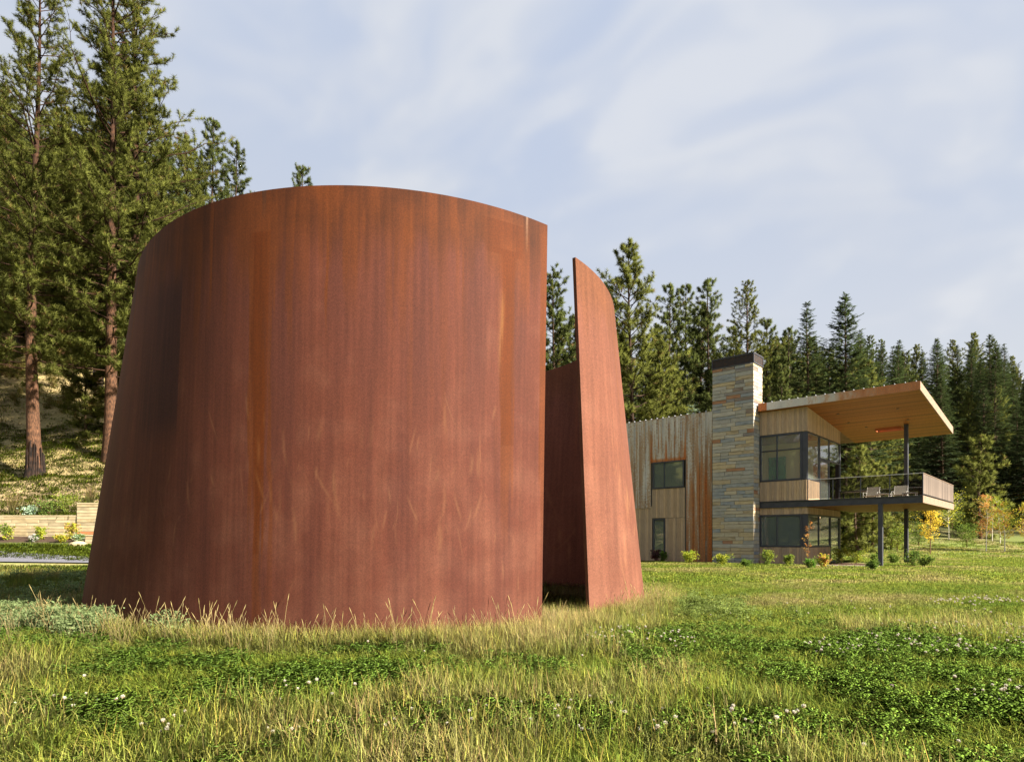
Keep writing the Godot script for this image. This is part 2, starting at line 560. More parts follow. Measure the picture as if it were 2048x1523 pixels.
# ---------------------------------------------------------------- terrain
func ground_color(x: float, d: float) -> Color:
	var n := noise_b.get_noise_2d(x, d)
	var m := noise_c.get_noise_2d(x, d)
	var green := Color(0.24, 0.30, 0.06)
	var straw := Color(0.46, 0.39, 0.17)
	var c := green.lerp(straw, clampf(0.4 + n * 1.2 + m * 0.4, 0.0, 1.0))
	if d < 14.0:
		c = c.lerp(Color(0.24, 0.25, 0.075), 0.6 * ss(14.0, 8.0, d))
	var a := x / maxf(d, 8.0)
	var left := ss(-0.22, -0.45, a)
	if left > 0.0:
		if d > 24.0 and d < 29.9:
			c = c.lerp(Color(0.12, 0.19, 0.03), left)
		if d >= 29.5 and d < 31.3:
			c = c.lerp(Color(0.08, 0.05, 0.035), left)
		if d >= 31.3:
			var dirt := Color(0.42, 0.31, 0.18)
			var dry := Color(0.46, 0.36, 0.16)
			var olive := Color(0.28, 0.25, 0.09)
			var h := dirt.lerp(dry, clampf(ss(35.5, 40.0, d) + n * 0.8, 0.0, 1.0))
			h = h.lerp(olive, clampf(m * 1.2 + n * 0.9 - 0.05, 0.0, 0.6) * ss(38.0, 46.0, d))
			c = c.lerp(h, left)
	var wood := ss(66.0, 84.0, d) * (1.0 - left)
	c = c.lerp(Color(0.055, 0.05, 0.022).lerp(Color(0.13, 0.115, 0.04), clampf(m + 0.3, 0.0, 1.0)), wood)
	return c

func make_terrain() -> void:
	var ds := []
	var d := -70.0
	while d < 420.0:
		ds.append(d)
		if d < -6: d += 8.0
		elif d < 30.5: d += 0.75
		elif d < 31.0: d = 31.02
		elif d < 31.2: d = 31.3
		elif d < 70: d += 0.8
		elif d < 130: d += 2.0
		else: d += 12.0
	var xs := []
	var x := -260.0
	while x < 300.0:
		xs.append(x)
		if absf(x) < 34: x += 1.0
		elif absf(x) < 90: x += 2.5
		else: x += 14.0
	var v := PackedVector3Array()
	var c := PackedColorArray()
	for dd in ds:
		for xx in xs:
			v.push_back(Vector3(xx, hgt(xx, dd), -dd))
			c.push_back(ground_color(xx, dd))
	var w := xs.size()
	var idx := PackedInt32Array()
	for j in ds.size() - 1:
		for i in w - 1:
			var a := j * w + i
			idx.append_array(PackedInt32Array([a, a + w, a + w + 1, a, a + w + 1, a + 1]))
	var nn := PackedVector3Array()
	nn.resize(v.size())
	for k in range(0, idx.size(), 3):
		var q := (v[idx[k + 2]] - v[idx[k]]).cross(v[idx[k + 1]] - v[idx[k]])
		nn[idx[k]] += q; nn[idx[k + 1]] += q; nn[idx[k + 2]] += q
	for k in nn.size():
		nn[k] = nn[k].normalized()
	var arr := []
	arr.resize(Mesh.ARRAY_MAX)
	arr[Mesh.ARRAY_VERTEX] = v
	arr[Mesh.ARRAY_NORMAL] = nn
	arr[Mesh.ARRAY_COLOR] = c
	arr[Mesh.ARRAY_INDEX] = idx
	var me := ArrayMesh.new()
	me.add_surface_from_arrays(Mesh.PRIMITIVE_TRIANGLES, arr)
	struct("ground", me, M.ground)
	# the driveway, a sheet that follows the ground
	var b := MB.new()
	var px := [-70.0, -45.0, -30.0, -21.8, -19.0, -16.8, -13.0, -9.0]
	var nr := [27.0, 25.5, 24.8, 24.2, 23.8, 23.5, 23.0, 22.4]
	var fr := [33.0, 30.8, 29.0, 27.5, 26.4, 25.5, 24.4, 23.6]
	for i in px.size() - 1:
		for s in 4:
			var q := []
			for e in [[i, s], [i, s + 1], [i + 1, s + 1], [i + 1, s]]:
				var dd := lerpf(nr[e[0]], fr[e[0]], e[1] / 4.0)
				q.append(Vector3(px[e[0]], hgt(px[e[0]], dd) + 0.05, -dd))
			b.quad(q[0], q[1], q[2], q[3])
	struct("driveway", b.mesh(), M.asphalt)

# ---------------------------------------------------------------- the steel sculpture
const TOPC := [4.538, -0.171, -0.2944, -0.051, 0.173, 0.1569, 0.0298, -0.1511, 0.0217, 0.0495]
const BOTC := [4.865, -0.0978, -0.2548, 0.1506, -0.0327, 0.2317, 0.0309, 0.0077, 0.0844, -0.1652]
const STEEL_H := 5.7

func radial(c: Array, p: float) -> float:
	var r: float = c[0] + c[1] * (p - PI) / PI
	for k in range(1, 5):
		r += c[k * 2] * cos(k * p) + c[k * 2 + 1] * sin(k * p)
	return r

func steel_point(u: float, h: float, inset: float) -> Vector3:
	var pt := lerpf(-0.6379, 5.4024, u)
	var pb := lerpf(-0.6234, 5.2911, u)
	var rt := radial(TOPC, pt)
	var rb := radial(BOTC, pb)
	var t := Vector3(-2.2 - rt * sin(pt), STEEL_H, -(12.6 - rt * cos(pt)))
	var b := Vector3(-2.2 - rb * sin(pb), 0.0, -(12.6 - rb * cos(pb)))
	var q := b.lerp(t, h)
	if inset > 0.0:
		var e := 0.004
		var d := steel_point(u + e, h, 0.0) - steel_point(u - e, h, 0.0)
		q += Vector3(d.z, 0, -d.x).normalized() * inset * (1.0 if Vector3(d.z, 0, -d.x).dot(Vector3(-2.2, 0, -12.6) - Vector3(q.x, 0, q.z)) > 0 else -1.0)
	return q

func steel_plate(u0: float, u1: float, nu: int, flip: bool) -> ArrayMesh:
	var nh := 10
	var thick := 0.055
	var b := MB.new()
	b.use_t = true
	var uv := func(u: float, h: float) -> Vector2:
		var s := (u - u0) / (u1 - u0)
		return Vector2(1.0 - s if flip else s, 1.0 - h)
	var face := func(i: int, j: int, ins: float, outward: bool) -> void:
		var q := []
		var w := []
		var nm := []
		for k in [[0, 0], [0, 1], [1, 1], [1, 0]]:
			var u := lerpf(u0, u1, float(i + k[0]) / nu)
			var h := lerpf(-0.05, 1.0, float(j + k[1]) / nh)
			q.append(steel_point(u, h, ins))
			w.append(uv.call(u, maxf(h, 0.0)))
			var du := steel_point(u + 0.003, h, 0.0) - steel_point(u - 0.003, h, 0.0)
			var dh := steel_point(u, h + 0.1, 0.0) - steel_point(u, h, 0.0)
			var nn := du.cross(dh).normalized()
			if nn.dot(Vector3(q[-1].x + 2.2, 0, q[-1].z + 12.6)) < 0:
				nn = -nn
			nm.append(nn if outward else -nn)
		var order := [0, 1, 2, 0, 2, 3]
		if (q[2] - q[0]).cross(q[1] - q[0]).dot(nm[0]) < 0:
			order = [0, 2, 1, 0, 3, 2]
		for o in order:
			b.v.push_back(q[o])
			b.n.push_back(nm[o])
			b.t.push_back(w[o])
	for i in nu:
		for j in nh:
			face.call(i, j, 0.0, true)
			face.call(i, j, thick, false)
	# top edge, foot and the two ends
	for i in nu:
		var ua := lerpf(u0, u1, float(i) / nu)
		var ub := lerpf(u0, u1, float(i + 1) / nu)
		var a := steel_point(ua, 1.0, 0.0)
		var c := steel_point(ub, 1.0, 0.0)
		var d := steel_point(ub, 1.0, thick)
		var e := steel_point(ua, 1.0, thick)
		if (d - a).cross(c - a).y > 0:
			b.quad_uv(a, c, d, e, uv.call(ua, 0.98), uv.call(ub, 0.98), uv.call(ub, 0.99), uv.call(ua, 0.99))
		else:
			b.quad_uv(a, e, d, c, uv.call(ua, 0.98), uv.call(ua, 0.99), uv.call(ub, 0.99), uv.call(ub, 0.98))
	for s in 2:
		var u := u0 if s == 0 else u1
		for j in nh:
			var h0 := lerpf(-0.05, 1.0, float(j) / nh)
			var h1 := lerpf(-0.05, 1.0, float(j + 1) / nh)
			var a := steel_point(u, h0, 0.0)
			var c := steel_point(u, h1, 0.0)
			var d := steel_point(u, h1, thick)
			var e := steel_point(u, h0, thick)
			var out := steel_point(u, h0, 0.0) - steel_point(u + (0.01 if s == 0 else -0.01), h0, 0.0)
			var k: float = 0.01 if s == 0 else -0.01
			if (d - a).cross(c - a).dot(out) > 0:
				b.quad_uv(a, c, d, e, uv.call(u + k * 0.1, maxf(h0, 0.0)), uv.call(u + k * 0.1, h1), uv.call(u + k, h1), uv.call(u + k, maxf(h0, 0.0)))
			else:
				b.quad_uv(a, e, d, c, uv.call(u + k * 0.1, maxf(h0, 0.0)), uv.call(u + k, maxf(h0, 0.0)), uv.call(u + k, h1), uv.call(u + k * 0.1, h1))
	return b.mesh()

func make_sculpture() -> void:
	var base := Vector3(-2.2, 0, -12.6)
	var o := thing("steel_sculpture", "huge curved wall of rust red weathering steel standing in the meadow", "sculpture", base)
	part("front_plate", steel_plate(0.0, 0.36, 110, false), M.rust[0], o, -base)
	part("rear_plate", steel_plate(0.361, 1.0, 150, true), M.rust[1], o, -base)
	o.get_child(0).set_meta("label", "broad front steel plate with orange rust runs")
	o.get_child(1).set_meta("label", "narrow right hand steel plate curving away behind the opening")

# ---------------------------------------------------------------- the house
# local frame: x runs right along the long front, z towards the meadow, y up; the front right wall corner is the origin
func boards(parent: Node3D, x0: float, x1: float, y0: float, y1: float, z: float, along_z: bool, wd := 0.14) -> void:
	# vertical boards on a front facing +z (or, along_z, on a face towards +x), each a piece of its own
	var cache := {}
	var n := maxi(1, int(round(absf(x1 - x0) / wd)))
	var w := absf(x1 - x0) / n
	for i in n:
		var pr := 0.022 + 0.004 * (i % 3)
		var key := i % 3
		if not cache.has(key):
			cache[key] = chx(Vector3(0.004, 0, -0.02), Vector3(w - 0.004, y1 - y0, pr), 0.006)
		var b := part("board", cache[key], M.cedar[rng.randi() % 4], parent)
		if along_z:
			b.rotation.y = PI / 2
			b.position = Vector3(z, y0, maxf(x0, x1) - w * i)
		else:
			b.position = Vector3(minf(x0, x1) + w * i, y0, z)

func window(parent: Node3D, x0: float, x1: float, y0: float, y1: float, z: float, along_z: bool, vs: Array, hs: Array, fw := 0.09) -> void:
	# frame with mullions, each pane a sub-part; vs, hs: inner bars
	var w := Node3D.new()
	w.name = "window"
	parent.add_child(w, true)
	if along_z:
		w.rotation.y = PI / 2
		w.position = Vector3(z, 0, 0)
	else:
		w.position = Vector3(0, 0, z)
	# along_z: local x = -z of the house
	var f := MB.new()
	var bars := [[x0, x0 + fw, y0, y1], [x1 - fw, x1, y0, y1], [x0 + fw, x1 - fw, y0, y0 + fw], [x0 + fw, x1 - fw, y1 - fw, y1]]
	for q in bars:
		f.cham(Vector3(q[0], q[2], -0.06), Vector3(q[1], q[3], 0.045), 0.008)
	var cx := [x0 + fw]
	for q in vs:
		f.cham(Vector3(q - fw * 0.4, y0 + fw, -0.05), Vector3(q + fw * 0.4, y1 - fw, 0.036), 0.008)
		cx.append(q)
	cx.append(x1 - fw)
	var cy := [y0 + fw]
	for q in hs:
		for k in cx.size() - 1:
			f.cham(Vector3(cx[k] + (fw * 0.4 if k > 0 else 0.0), q - fw * 0.35, -0.045), Vector3(cx[k + 1] - (fw * 0.4 if k < cx.size() - 2 else 0.0), q + fw * 0.35, 0.03), 0.008)
		cy.append(q)
	cy.append(y1 - fw)
	part("window_frame", f.mesh(), M.dark_steel, w)
	for i in cx.size() - 1:
		for j in cy.size() - 1:
			part("pane", bx(Vector3(cx[i], cy[j], -0.012), Vector3(cx[i + 1], cy[j + 1], -0.004)), M.glass, w)

func make_house() -> void:
	var base := Vector3(16.33, 0.0, -35.7)
	var o := thing("modern_house", "two storey house of rusted metal, cedar boards and stone with a deck on steel posts", "house", base, -0.7295)
	# ---- the glazed bay
	var wall := part("wall", bx(Vector3(-2.6, 3.26, -0.16), Vector3(0, 4.75, -0.02)), M.mortar, o)
	boards(wall, -2.6, 0.0, 3.62, 4.74, 0.0, false)
	wall = part("wall", bx(Vector3(-2.6, 7.42, -0.16), Vector3(0, 8.85, -0.02)), M.mortar, o)
	boards(wall, -2.6, 0.0, 7.44, 8.80, 0.0, false)
	wall = part("wall", bx(Vector3(-2.6, 2.84, -0.16), Vector3(0, 3.25, -0.02)), M.mortar, o)
	boards(wall, -2.6, 0.0, 2.85, 3.25, -0.012, false)
	wall = part("wall", bx(Vector3(-2.6, -0.1, -0.16), Vector3(0, 1.0, -0.02)), M.mortar, o)
	boards(wall, -2.6, 0.0, 0.02, 1.0, 0.0, false)
	window(o, -2.6, -0.26, 4.75, 7.42, 0.0, false, [-1.62], [6.5], 0.1)
	window(o, -2.6, -0.26, 1.0, 2.84, 0.0, false, [-1.62], [], 0.1)
	part("corner_post", chx(Vector3(-0.26, 4.76, -0.26), Vector3(-0.004, 7.415, -0.003), 0.01), M.dark_steel, o)
	part("corner_post", chx(Vector3(-0.26, 1.01, -0.26), Vector3(-0.004, 2.835, -0.003), 0.01), M.dark_steel, o)
	# right face of the bay
	var side := part("wall", bx(Vector3(-0.16, 7.42, -6.4), Vector3(-0.02, 8.2, -0.17)), M.mortar, o)
	var n := 46
	for i in n:
		var z0 := -6.4 * i / n
		var z1 := -6.4 * (i + 1) / n
		var m := MB.new()
		var ya := roof_under(z0) + 0.03
		var yb := roof_under(z1) + 0.03
		m.hexa([Vector3(-0.02, 7.44, z1 + 0.004), Vector3(0.024, 7.44, z1 + 0.004), Vector3(0.024, yb, z1 + 0.004), Vector3(-0.02, yb, z1 + 0.004), Vector3(-0.02, 7.44, z0 - 0.004), Vector3(0.024, 7.44, z0 - 0.004), Vector3(0.024, ya, z0 - 0.004), Vector3(-0.02, ya, z0 - 0.004)])
		part("board", m.mesh(), M.cedar[rng.randi() % 4], side)
	side = part("wall", bx(Vector3(-0.16, 3.62, -2.2), Vector3(-0.02, 4.75, -0.17)), M.mortar, o)
	boards(side, -2.2, 0.0, 3.64, 4.74, 0.0, true)
	side = part("wall", bx(Vector3(-0.16, 2.84, -6.4), Vector3(-0.02, 3.24, -0.17)), M.mortar, o)
	boards(side, -6.4, 0.0, 2.86, 3.22, 0.0, true)
	side = part("wall", bx(Vector3(-0.16, -0.1, -4.3), Vector3(-0.02, 1.0, -0.17)), M.mortar, o)
	boards(side, -4.3, 0.0, 0.02, 0.99, 0.0, true)
	window(o, 0.02, 2.2, 4.75, 7.42, -0.004, true, [], [], 0.08)
	window(o, 2.2, 6.3, 6.1, 7.42, -0.004, true, [4.1], [], 0.08)
	window(o, 0.02, 4.3, 1.0, 2.84, -0.004, true, [2.1], [], 0.08)
	window(o, 4.3, 6.2, 0.05, 2.84, -0.004, true, [], [], 0.08)
	var door := Node3D.new()
	door.name = "door"
	o.add_child(door, true)
	var df := MB.new()
	for q in [[2.22, 2.34, 3.63, 6.1], [4.0, 4.12, 3.63, 6.1], [2.34, 4.0, 3.63, 3.75], [2.34, 4.0, 5.98, 6.1]]:
		df.cham(Vector3(-0.07, q[2], -q[1]), Vector3(0.03, q[3], -q[0]), 0.008)
	part("door_frame", df.mesh(), M.dark_steel, door)
	part("pane", bx(Vector3(-0.02, 3.75, -4.0), Vector3(-0.012, 5.98, -2.34)), M.glass, door)
	part("door_leaf", chx(Vector3(-0.95, 3.64, -4.32), Vector3(-0.05, 6.08, -4.26), 0.008), M.orange_wood, door)
	part("door_jamb", chx(Vector3(-0.2, 3.62, -6.2), Vector3(0.02, 6.1, -6.1), 0.008), M.black, door)
	part("corner_post", chx(Vector3(-0.2, 3.62, -6.5), Vector3(0.02, 8.2, -6.31), 0.01), M.dark_steel, o)
	part("corner_post", chx(Vector3(-0.2, 0.0, -6.5), Vector3(0.02, 3.0, -6.31), 0.01), M.black, o)
	# ---- floors, inner walls, the far walls
	part("upper_floor", bx(Vector3(-13.9, 3.3, -6.35), Vector3(-0.17, 3.6, -0.2)), M.floor, o)
	part("lower_floor", bx(Vector3(-13.9, -0.1, -6.35), Vector3(-0.2, 0.02, -0.2)), M.floor, o)
	part("inner_wall", bx(Vector3(-5.2, 3.61, -6.3), Vector3(-1.2, 8.1, -6.1)), M.plaster, o)
	part("inner_wall", bx(Vector3(-5.3, 3.61, -6.09), Vector3(-5.1, 8.1, -0.3)), M.plaster, o)
	part("inner_wall", bx(Vector3(-5.2, 0.03, -6.3), Vector3(-2.0, 3.28, -6.1)), M.dark_steel, o)
	part("picture", chx(Vector3(-4.3, 5.4, -6.09), Vector3(-3.2, 6.9, -6.04), 0.01), M.green_art, o)
	part("ceiling", bx(Vector3(-5.1, 7.75, -6.08), Vector3(-0.17, 7.8, -0.2)), M.soffit[1], o)
	part("wall", bx(Vector3(-13.9, -0.1, -6.6), Vector3(-1.2, 8.2, -6.4)), M.cedar[1], o)
	part("wall", bx(Vector3(-14.05, -0.1, -6.6), Vector3(-13.9, 8.9, -0.2)), M.cedar[1], o)
	# ---- chimney
	var ch := part("stone_chimney", bx(Vector3(-5.03, -0.2, -0.43), Vector3(-2.64, 11.46, 0.89)), M.mortar, o)
	var y := 0.0
	var shapes := {}
	var row := 0
	while y < 11.44:
		var h: float = [0.17, 0.22, 0.19, 0.25, 0.2][(row * 7 + row / 3) % 5]
		h = minf(h, 11.5 - y)
		if 11.5 - y - h < 0.1:
			h = 11.5 - y
		for face in 2:
			var span := 2.47 if face == 0 else 1.32
			var x := 0.0
			while x < span - 0.01:
				var l: float = [0.62, 0.85, 1.12, 0.74, 1.4, 0.5][rng.randi() % 6]
				if span - x - l < 0.35:
					l = span - x
				var pr: float = [0.03, 0.038, 0.046][rng.randi() % 3]
				var key := "%.2f %.2f %.3f" % [l, h, pr]
				if not shapes.has(key):
					shapes[key] = chx(Vector3(0.005, 0.005, -0.03), Vector3(l - 0.005, h - 0.005, pr), 0.012)
				var tone := rng.randi() % 100
				var k := 0
				if tone < 6: k = 6
				elif tone < 20: k = 3
				elif tone < 30: k = 5
				elif tone < 38: k = 9 if y > 8.0 else 2
				elif tone < 48: k = 4 if y > 7.0 else 7
				else: k = [0, 1, 2, 7, 8, 0, 1][rng.randi() % 7]
				var b := part("stone", shapes[key], M.stone[k], ch)
				if face == 0:
					b.position = Vector3(-5.07 + x, y, 0.9)
				else:
					b.rotation.y = PI / 2
					b.position = Vector3(-2.65, y, 0.88 - x)
				x += l
		y += h
		row += 1
	# the two faces that the meadow does not see, joined
	var bk := MB.new()
	y = 0.0
	while y < 11.4:
		var x := 0.0
		while x < 2.3:
			var l := minf(rng.randf_range(0.5, 1.3), 2.39 - x)
			bk.cham(Vector3(-5.02 + x, y, -0.47), Vector3(-5.03 + x + l, minf(y + 0.18, 11.46), -0.42), 0.01)
			x += l
		x = 0.0
		while x < 1.2:
			var l := minf(rng.randf_range(0.5, 1.1), 1.3 - x)
			bk.cham(Vector3(-5.07, y, -0.42 + x), Vector3(-5.02, minf(y + 0.18, 11.46), -0.43 + x + l), 0.01)
			x += l
		y += 0.19
	part("stone_backing", bk.mesh(), M.stone[0], ch).set_meta("kind", "stuff")
	var cap := Node3D.new()
	cap.name = "chimney_cap"
	o.add_child(cap, true)
	var cf := MB.new()
	var c0 := Vector3(-5.1, 11.52, -0.5)
	var c1 := Vector3(-2.57, 12.04, 0.96)
	for q in [[c0.x, c0.z], [c1.x - 0.05, c0.z], [c0.x, c1.z - 0.05], [c1.x - 0.05, c1.z - 0.05]]:
		cf.box(Vector3(q[0], c0.y, q[1]), Vector3(q[0] + 0.05, c1.y, q[1] + 0.05))
	for yy in [c0.y - 0.01, c1.y]:
		cf.box(Vector3(c0.x, yy, c0.z), Vector3(c1.x, yy + 0.05, c0.z + 0.05))
		cf.box(Vector3(c0.x, yy, c1.z - 0.05), Vector3(c1.x, yy + 0.05, c1.z))
		cf.box(Vector3(c0.x, yy, c0.z + 0.05), Vector3(c0.x + 0.05, yy + 0.05, c1.z - 0.05))
		cf.box(Vector3(c1.x - 0.05, yy, c0.z + 0.05), Vector3(c1.x, yy + 0.05, c1.z - 0.05))
	part("cap_frame", cf.mesh(), M.dark_steel, cap)
	part("cap_panel", bx(Vector3(c0.x + 0.05, c0.y + 0.045, c1.z - 0.06), Vector3(c1.x - 0.05, c1.y - 0.003, c1.z - 0.03)), M.cap, cap)
	part("cap_panel", bx(Vector3(c1.x - 0.06, c0.y + 0.045, c0.z + 0.05), Vector3(c1.x - 0.03, c1.y - 0.003, c1.z - 0.07)), M.cap, cap)
	part("cap_lid", bx(Vector3(c0.x + 0.003, c1.y + 0.052, c0.z + 0.003), Vector3(c1.x - 0.003, c1.y + 0.08, c1.z - 0.003)), M.cap, cap)
	# ---- metal clad wing
	var zx0 := -14.0
	var zy1 := 9.25
	var sheet := func(x0: float, x1: float, y0: float, y1: float) -> void:
		var b := MB.new()
		var u0 := (x0 - zx0) / 8.6
		var u1 := (x1 - zx0) / 8.6
		var va := 1.0 - y1 / 9.25
		var vb := 1.0 - y0 / 9.25
		var z := 0.075
		b.quad_uv(Vector3(x0 + 0.03, y0, z), Vector3(x0 + 0.03, y1, z), Vector3(x1, y1, z), Vector3(x1, y0, z), Vector2(u0, vb), Vector2(u0, va), Vector2(u1, va), Vector2(u1, vb))
		# the standing seam at its left side, folded out
		var p := [[0.0, z], [0.0, z + 0.05], [0.03, z + 0.05], [0.03, z]]
		for k in 3:
			b.quad_uv(Vector3(x0 + p[k][0], y0, p[k][1]), Vector3(x0 + p[k][0], y1, p[k][1]), Vector3(x0 + p[k + 1][0], y1, p[k + 1][1]), Vector3(x0 + p[k + 1][0], y0, p[k + 1][1]), Vector2(u0, vb), Vector2(u0, va), Vector2(u0 + 0.006, va), Vector2(u0 + 0.006, vb))
		b.quad_uv(Vector3(x0, y0, 0.02), Vector3(x0, y0, z), Vector3(x1, y0, z), Vector3(x1, y0, 0.02), Vector2(u0, vb), Vector2(u0, vb), Vector2(u1, vb), Vector2(u1, vb))
		b.quad_uv(Vector3(x0, y1, z + 0.05), Vector3(x0, y1, 0.0), Vector3(x1, y1, 0.0), Vector3(x1, y1, z), Vector2(u0, va), Vector2(u0, va), Vector2(u1, va), Vector2(u1, va))
		part("metal_panel", b.mesh(), M.zinc, o)
	var x := -13.88
	while x < -5.8:
		var x1 := x + 0.42
		var y0 := 3.5
		if x > -9.7 and x < -7.5:
			y0 = 6.45
		elif x >= -7.5:
			y0 = 0.03
		if x1 > -5.1: x1 = -5.08
		sheet.call(x, x1, y0 if x < -5.7 else 7.45, zy1)
		x = x1
	sheet.call(x, -5.08, 7.45, zy1)
	var wing := part("wall", bx(Vector3(-13.9, -0.1, -0.16), Vector3(-9.62, 9.2, -0.02)), M.mortar, o)
	boards(wing, -13.6, -9.62, 0.02, 3.62, 0.0, false)
	wing = part("wall", bx(Vector3(-9.62, 2.8, -0.16), Vector3(-7.3, 4.73, -0.02)), M.mortar, o)
	boards(wing, -9.62, -7.3, 2.84, 4.72, 0.0, false)
	wing = part("wall", bx(Vector3(-8.66, -0.1, -0.16), Vector3(-7.3, 2.79, -0.02)), M.mortar, o)
	boards(wing, -8.66, -7.3, 0.02, 2.82, 0.0, false)
	part("wall", bx(Vector3(-9.62, -0.1, -0.16), Vector3(-8.67, 0.4, -0.01)), M.cedar[0], o)
	part("wall", bx(Vector3(-9.62, 6.46, -0.16), Vector3(-7.3, 9.2, -0.02)), M.mortar, o)
	part("wall", bx(Vector3(-7.3, -0.1, -0.16), Vector3(-5.75, 9.2, -0.02)), M.mortar, o)
	window(o, -9.55, -7.34, 4.73, 6.46, 0.04, false, [-8.72], [], 0.09)
	window(o, -9.56, -8.68, 0.4, 2.79, 0.0, false, [], [], 0.1)
	part("slot_window", bx(Vector3(-5.7, 0.0, -0.5), Vector3(-5.08, 7.44, -0.4)), M.black, o)
	part("slot_window", bx(Vector3(-5.74, 0.0, -0.4), Vector3(-5.68, 7.44, 0.06)), M.black, o)
	# ---- roofs
	var wr := MB.new()
	wr.hexa([Vector3(-14.2, 8.5, -6.9), Vector3(-5.12, 8.5, -6.9), Vector3(-5.12, 8.7, -6.9), Vector3(-14.2, 8.7, -6.9), Vector3(-14.2, 9.06, 0.07), Vector3(-5.12, 9.06, 0.07), Vector3(-5.12, 9.27, 0.07), Vector3(-14.2, 9.27, 0.07)])
	var wroof := part("roof", wr.mesh(), M.roof, o)
	var sm := MB.new()
	sm.hexa([Vector3(-0.015, 8.69, -6.9), Vector3(0.015, 8.69, -6.9), Vector3(0.015, 8.75, -6.9), Vector3(-0.015, 8.75, -6.9), Vector3(-0.015, 9.26, 0.1), Vector3(0.015, 9.26, 0.1), Vector3(0.015, 9.325, 0.1), Vector3(-0.015, 9.325, 0.1)])
	var seam_mesh := sm.mesh()
	for i in 21:
		part("seam", seam_mesh, M.bright, wroof, Vector3(-13.86 + 0.42 * i, 0, 0))
	var rx0 := -2.55
	var rx1 := 5.45
	var r := MB.new()
	# main roof slab with the skylight cut out: four pieces round the opening, ending flush under the sheet
	var hx0 := 1.9
	var hx1 := 3.3
	var hz0 := -7.4
	var hz1 := -6.7
	for q in [[rx0, rx1 - 0.06, 0.36, hz1], [rx0, rx1 - 0.06, hz0, -9.9], [rx0, hx0, hz1, hz0], [hx1, rx1 - 0.06, hz1, hz0], [-5.1, rx0 - 0.01, -0.5, -9.9]]:
		r.hexa([Vector3(q[0], roof_under(q[3]) + 0.03, q[3]), Vector3(q[1], roof_under(q[3]) + 0.03, q[3]), Vector3(q[1], roof_under(q[3]) + 0.4, q[3]), Vector3(q[0], roof_under(q[3]) + 0.4, q[3]), Vector3(q[0], roof_under(q[2]) + 0.03, q[2]), Vector3(q[1], roof_under(q[2]) + 0.03, q[2]), Vector3(q[1], roof_under(q[2]) + 0.4, q[2]), Vector3(q[0], roof_under(q[2]) + 0.4, q[2])])
	var roof := part("roof", r.mesh(), M.roof, o)
	# the lining of the skylight
	var sk := MB.new()
	var sy := roof_under(hz1)
	for q in [[hx0, hx0 + 0.03, hz0, hz1], [hx1 - 0.03, hx1, hz0, hz1], [hx0 + 0.03, hx1 - 0.03, hz0, hz0 + 0.03], [hx0 + 0.03, hx1 - 0.03, hz1 - 0.03, hz1]]:
		sk.box(Vector3(q[0], sy - 0.12, q[2]), Vector3(q[1], sy + 0.36, q[3]))
	part("skylight_lining", sk.mesh(), M.copper, roof)
	# fascias
	var fb := MB.new()
	var fy0 := roof_under(0.4)
	fb.quad_uv(Vector3(rx0, fy0, 0.4), Vector3(rx0, fy0 + 0.43, 0.4), Vector3(rx1, fy0 + 0.43, 0.4), Vector3(rx1, fy0, 0.4), Vector2(0, 1), Vector2(0, 0), Vector2(1, 0), Vector2(1, 1))
	fb.quad_uv(Vector3(rx1, fy0 + 0.43, 0.4), Vector3(rx0, fy0 + 0.43, 0.4), Vector3(rx0, fy0 + 0.43, 0.362), Vector3(rx1, fy0 + 0.43, 0.362), Vector2(1, 0.1), Vector2(0, 0.1), Vector2(0, 0), Vector2(1, 0))
	fb.quad_uv(Vector3(rx0, fy0, 0.362), Vector3(rx0, fy0, 0.4), Vector3(rx1, fy0, 0.4), Vector3(rx1, fy0, 0.362), Vector2(0, 1), Vector2(0, 0.9), Vector2(1, 0.9), Vector2(1, 1))
	fb.quad_uv(Vector3(rx0, fy0, 0.362), Vector3(rx0, fy0 + 0.43, 0.362), Vector3(rx0, fy0 + 0.43, 0.4), Vector3(rx0, fy0, 0.4), Vector2(0, 1), Vector2(0, 0), Vector2(0.01, 0), Vector2(0.01, 1))
	part("fascia", fb.mesh(), M.zinc_fascia, roof)
	var fe := MB.new()
	var b0 := roof_under(-9.9)
	fe.hexa([Vector3(rx1 - 0.06, b0, -9.95), Vector3(rx1, b0, -9.95), Vector3(rx1, b0 + 0.42, -9.95), Vector3(rx1 - 0.06, b0 + 0.42, -9.95), Vector3(rx1 - 0.06, fy0, 0.398), Vector3(rx1, fy0, 0.398), Vector3(rx1, fy0 + 0.42, 0.398), Vector3(rx1 - 0.06, fy0 + 0.42, 0.398)])
	part("fascia", fe.mesh(), M.fascia_pale, roof)
	var ms := MB.new()
	ms.hexa([Vector3(-0.014, b0 + 0.4, -9.9), Vector3(0.014, b0 + 0.4, -9.9), Vector3(0.014, b0 + 0.46, -9.9), Vector3(-0.014, b0 + 0.46, -9.9), Vector3(-0.014, fy0 + 0.41, 0.42), Vector3(0.014, fy0 + 0.41, 0.42), Vector3(0.014, fy0 + 0.485, 0.42), Vector3(-0.014, fy0 + 0.485, 0.42)])
	var main_seam := ms.mesh()
	for i in 17:
		part("seam", main_seam, M.bright, roof, Vector3(rx0 + 0.3 + 0.47 * i, 0, 0))
	# soffit boards, running with the long front
	var soffit := Node3D.new()
	soffit.name = "soffit"
	o.add_child(soffit, true)
	n = 56
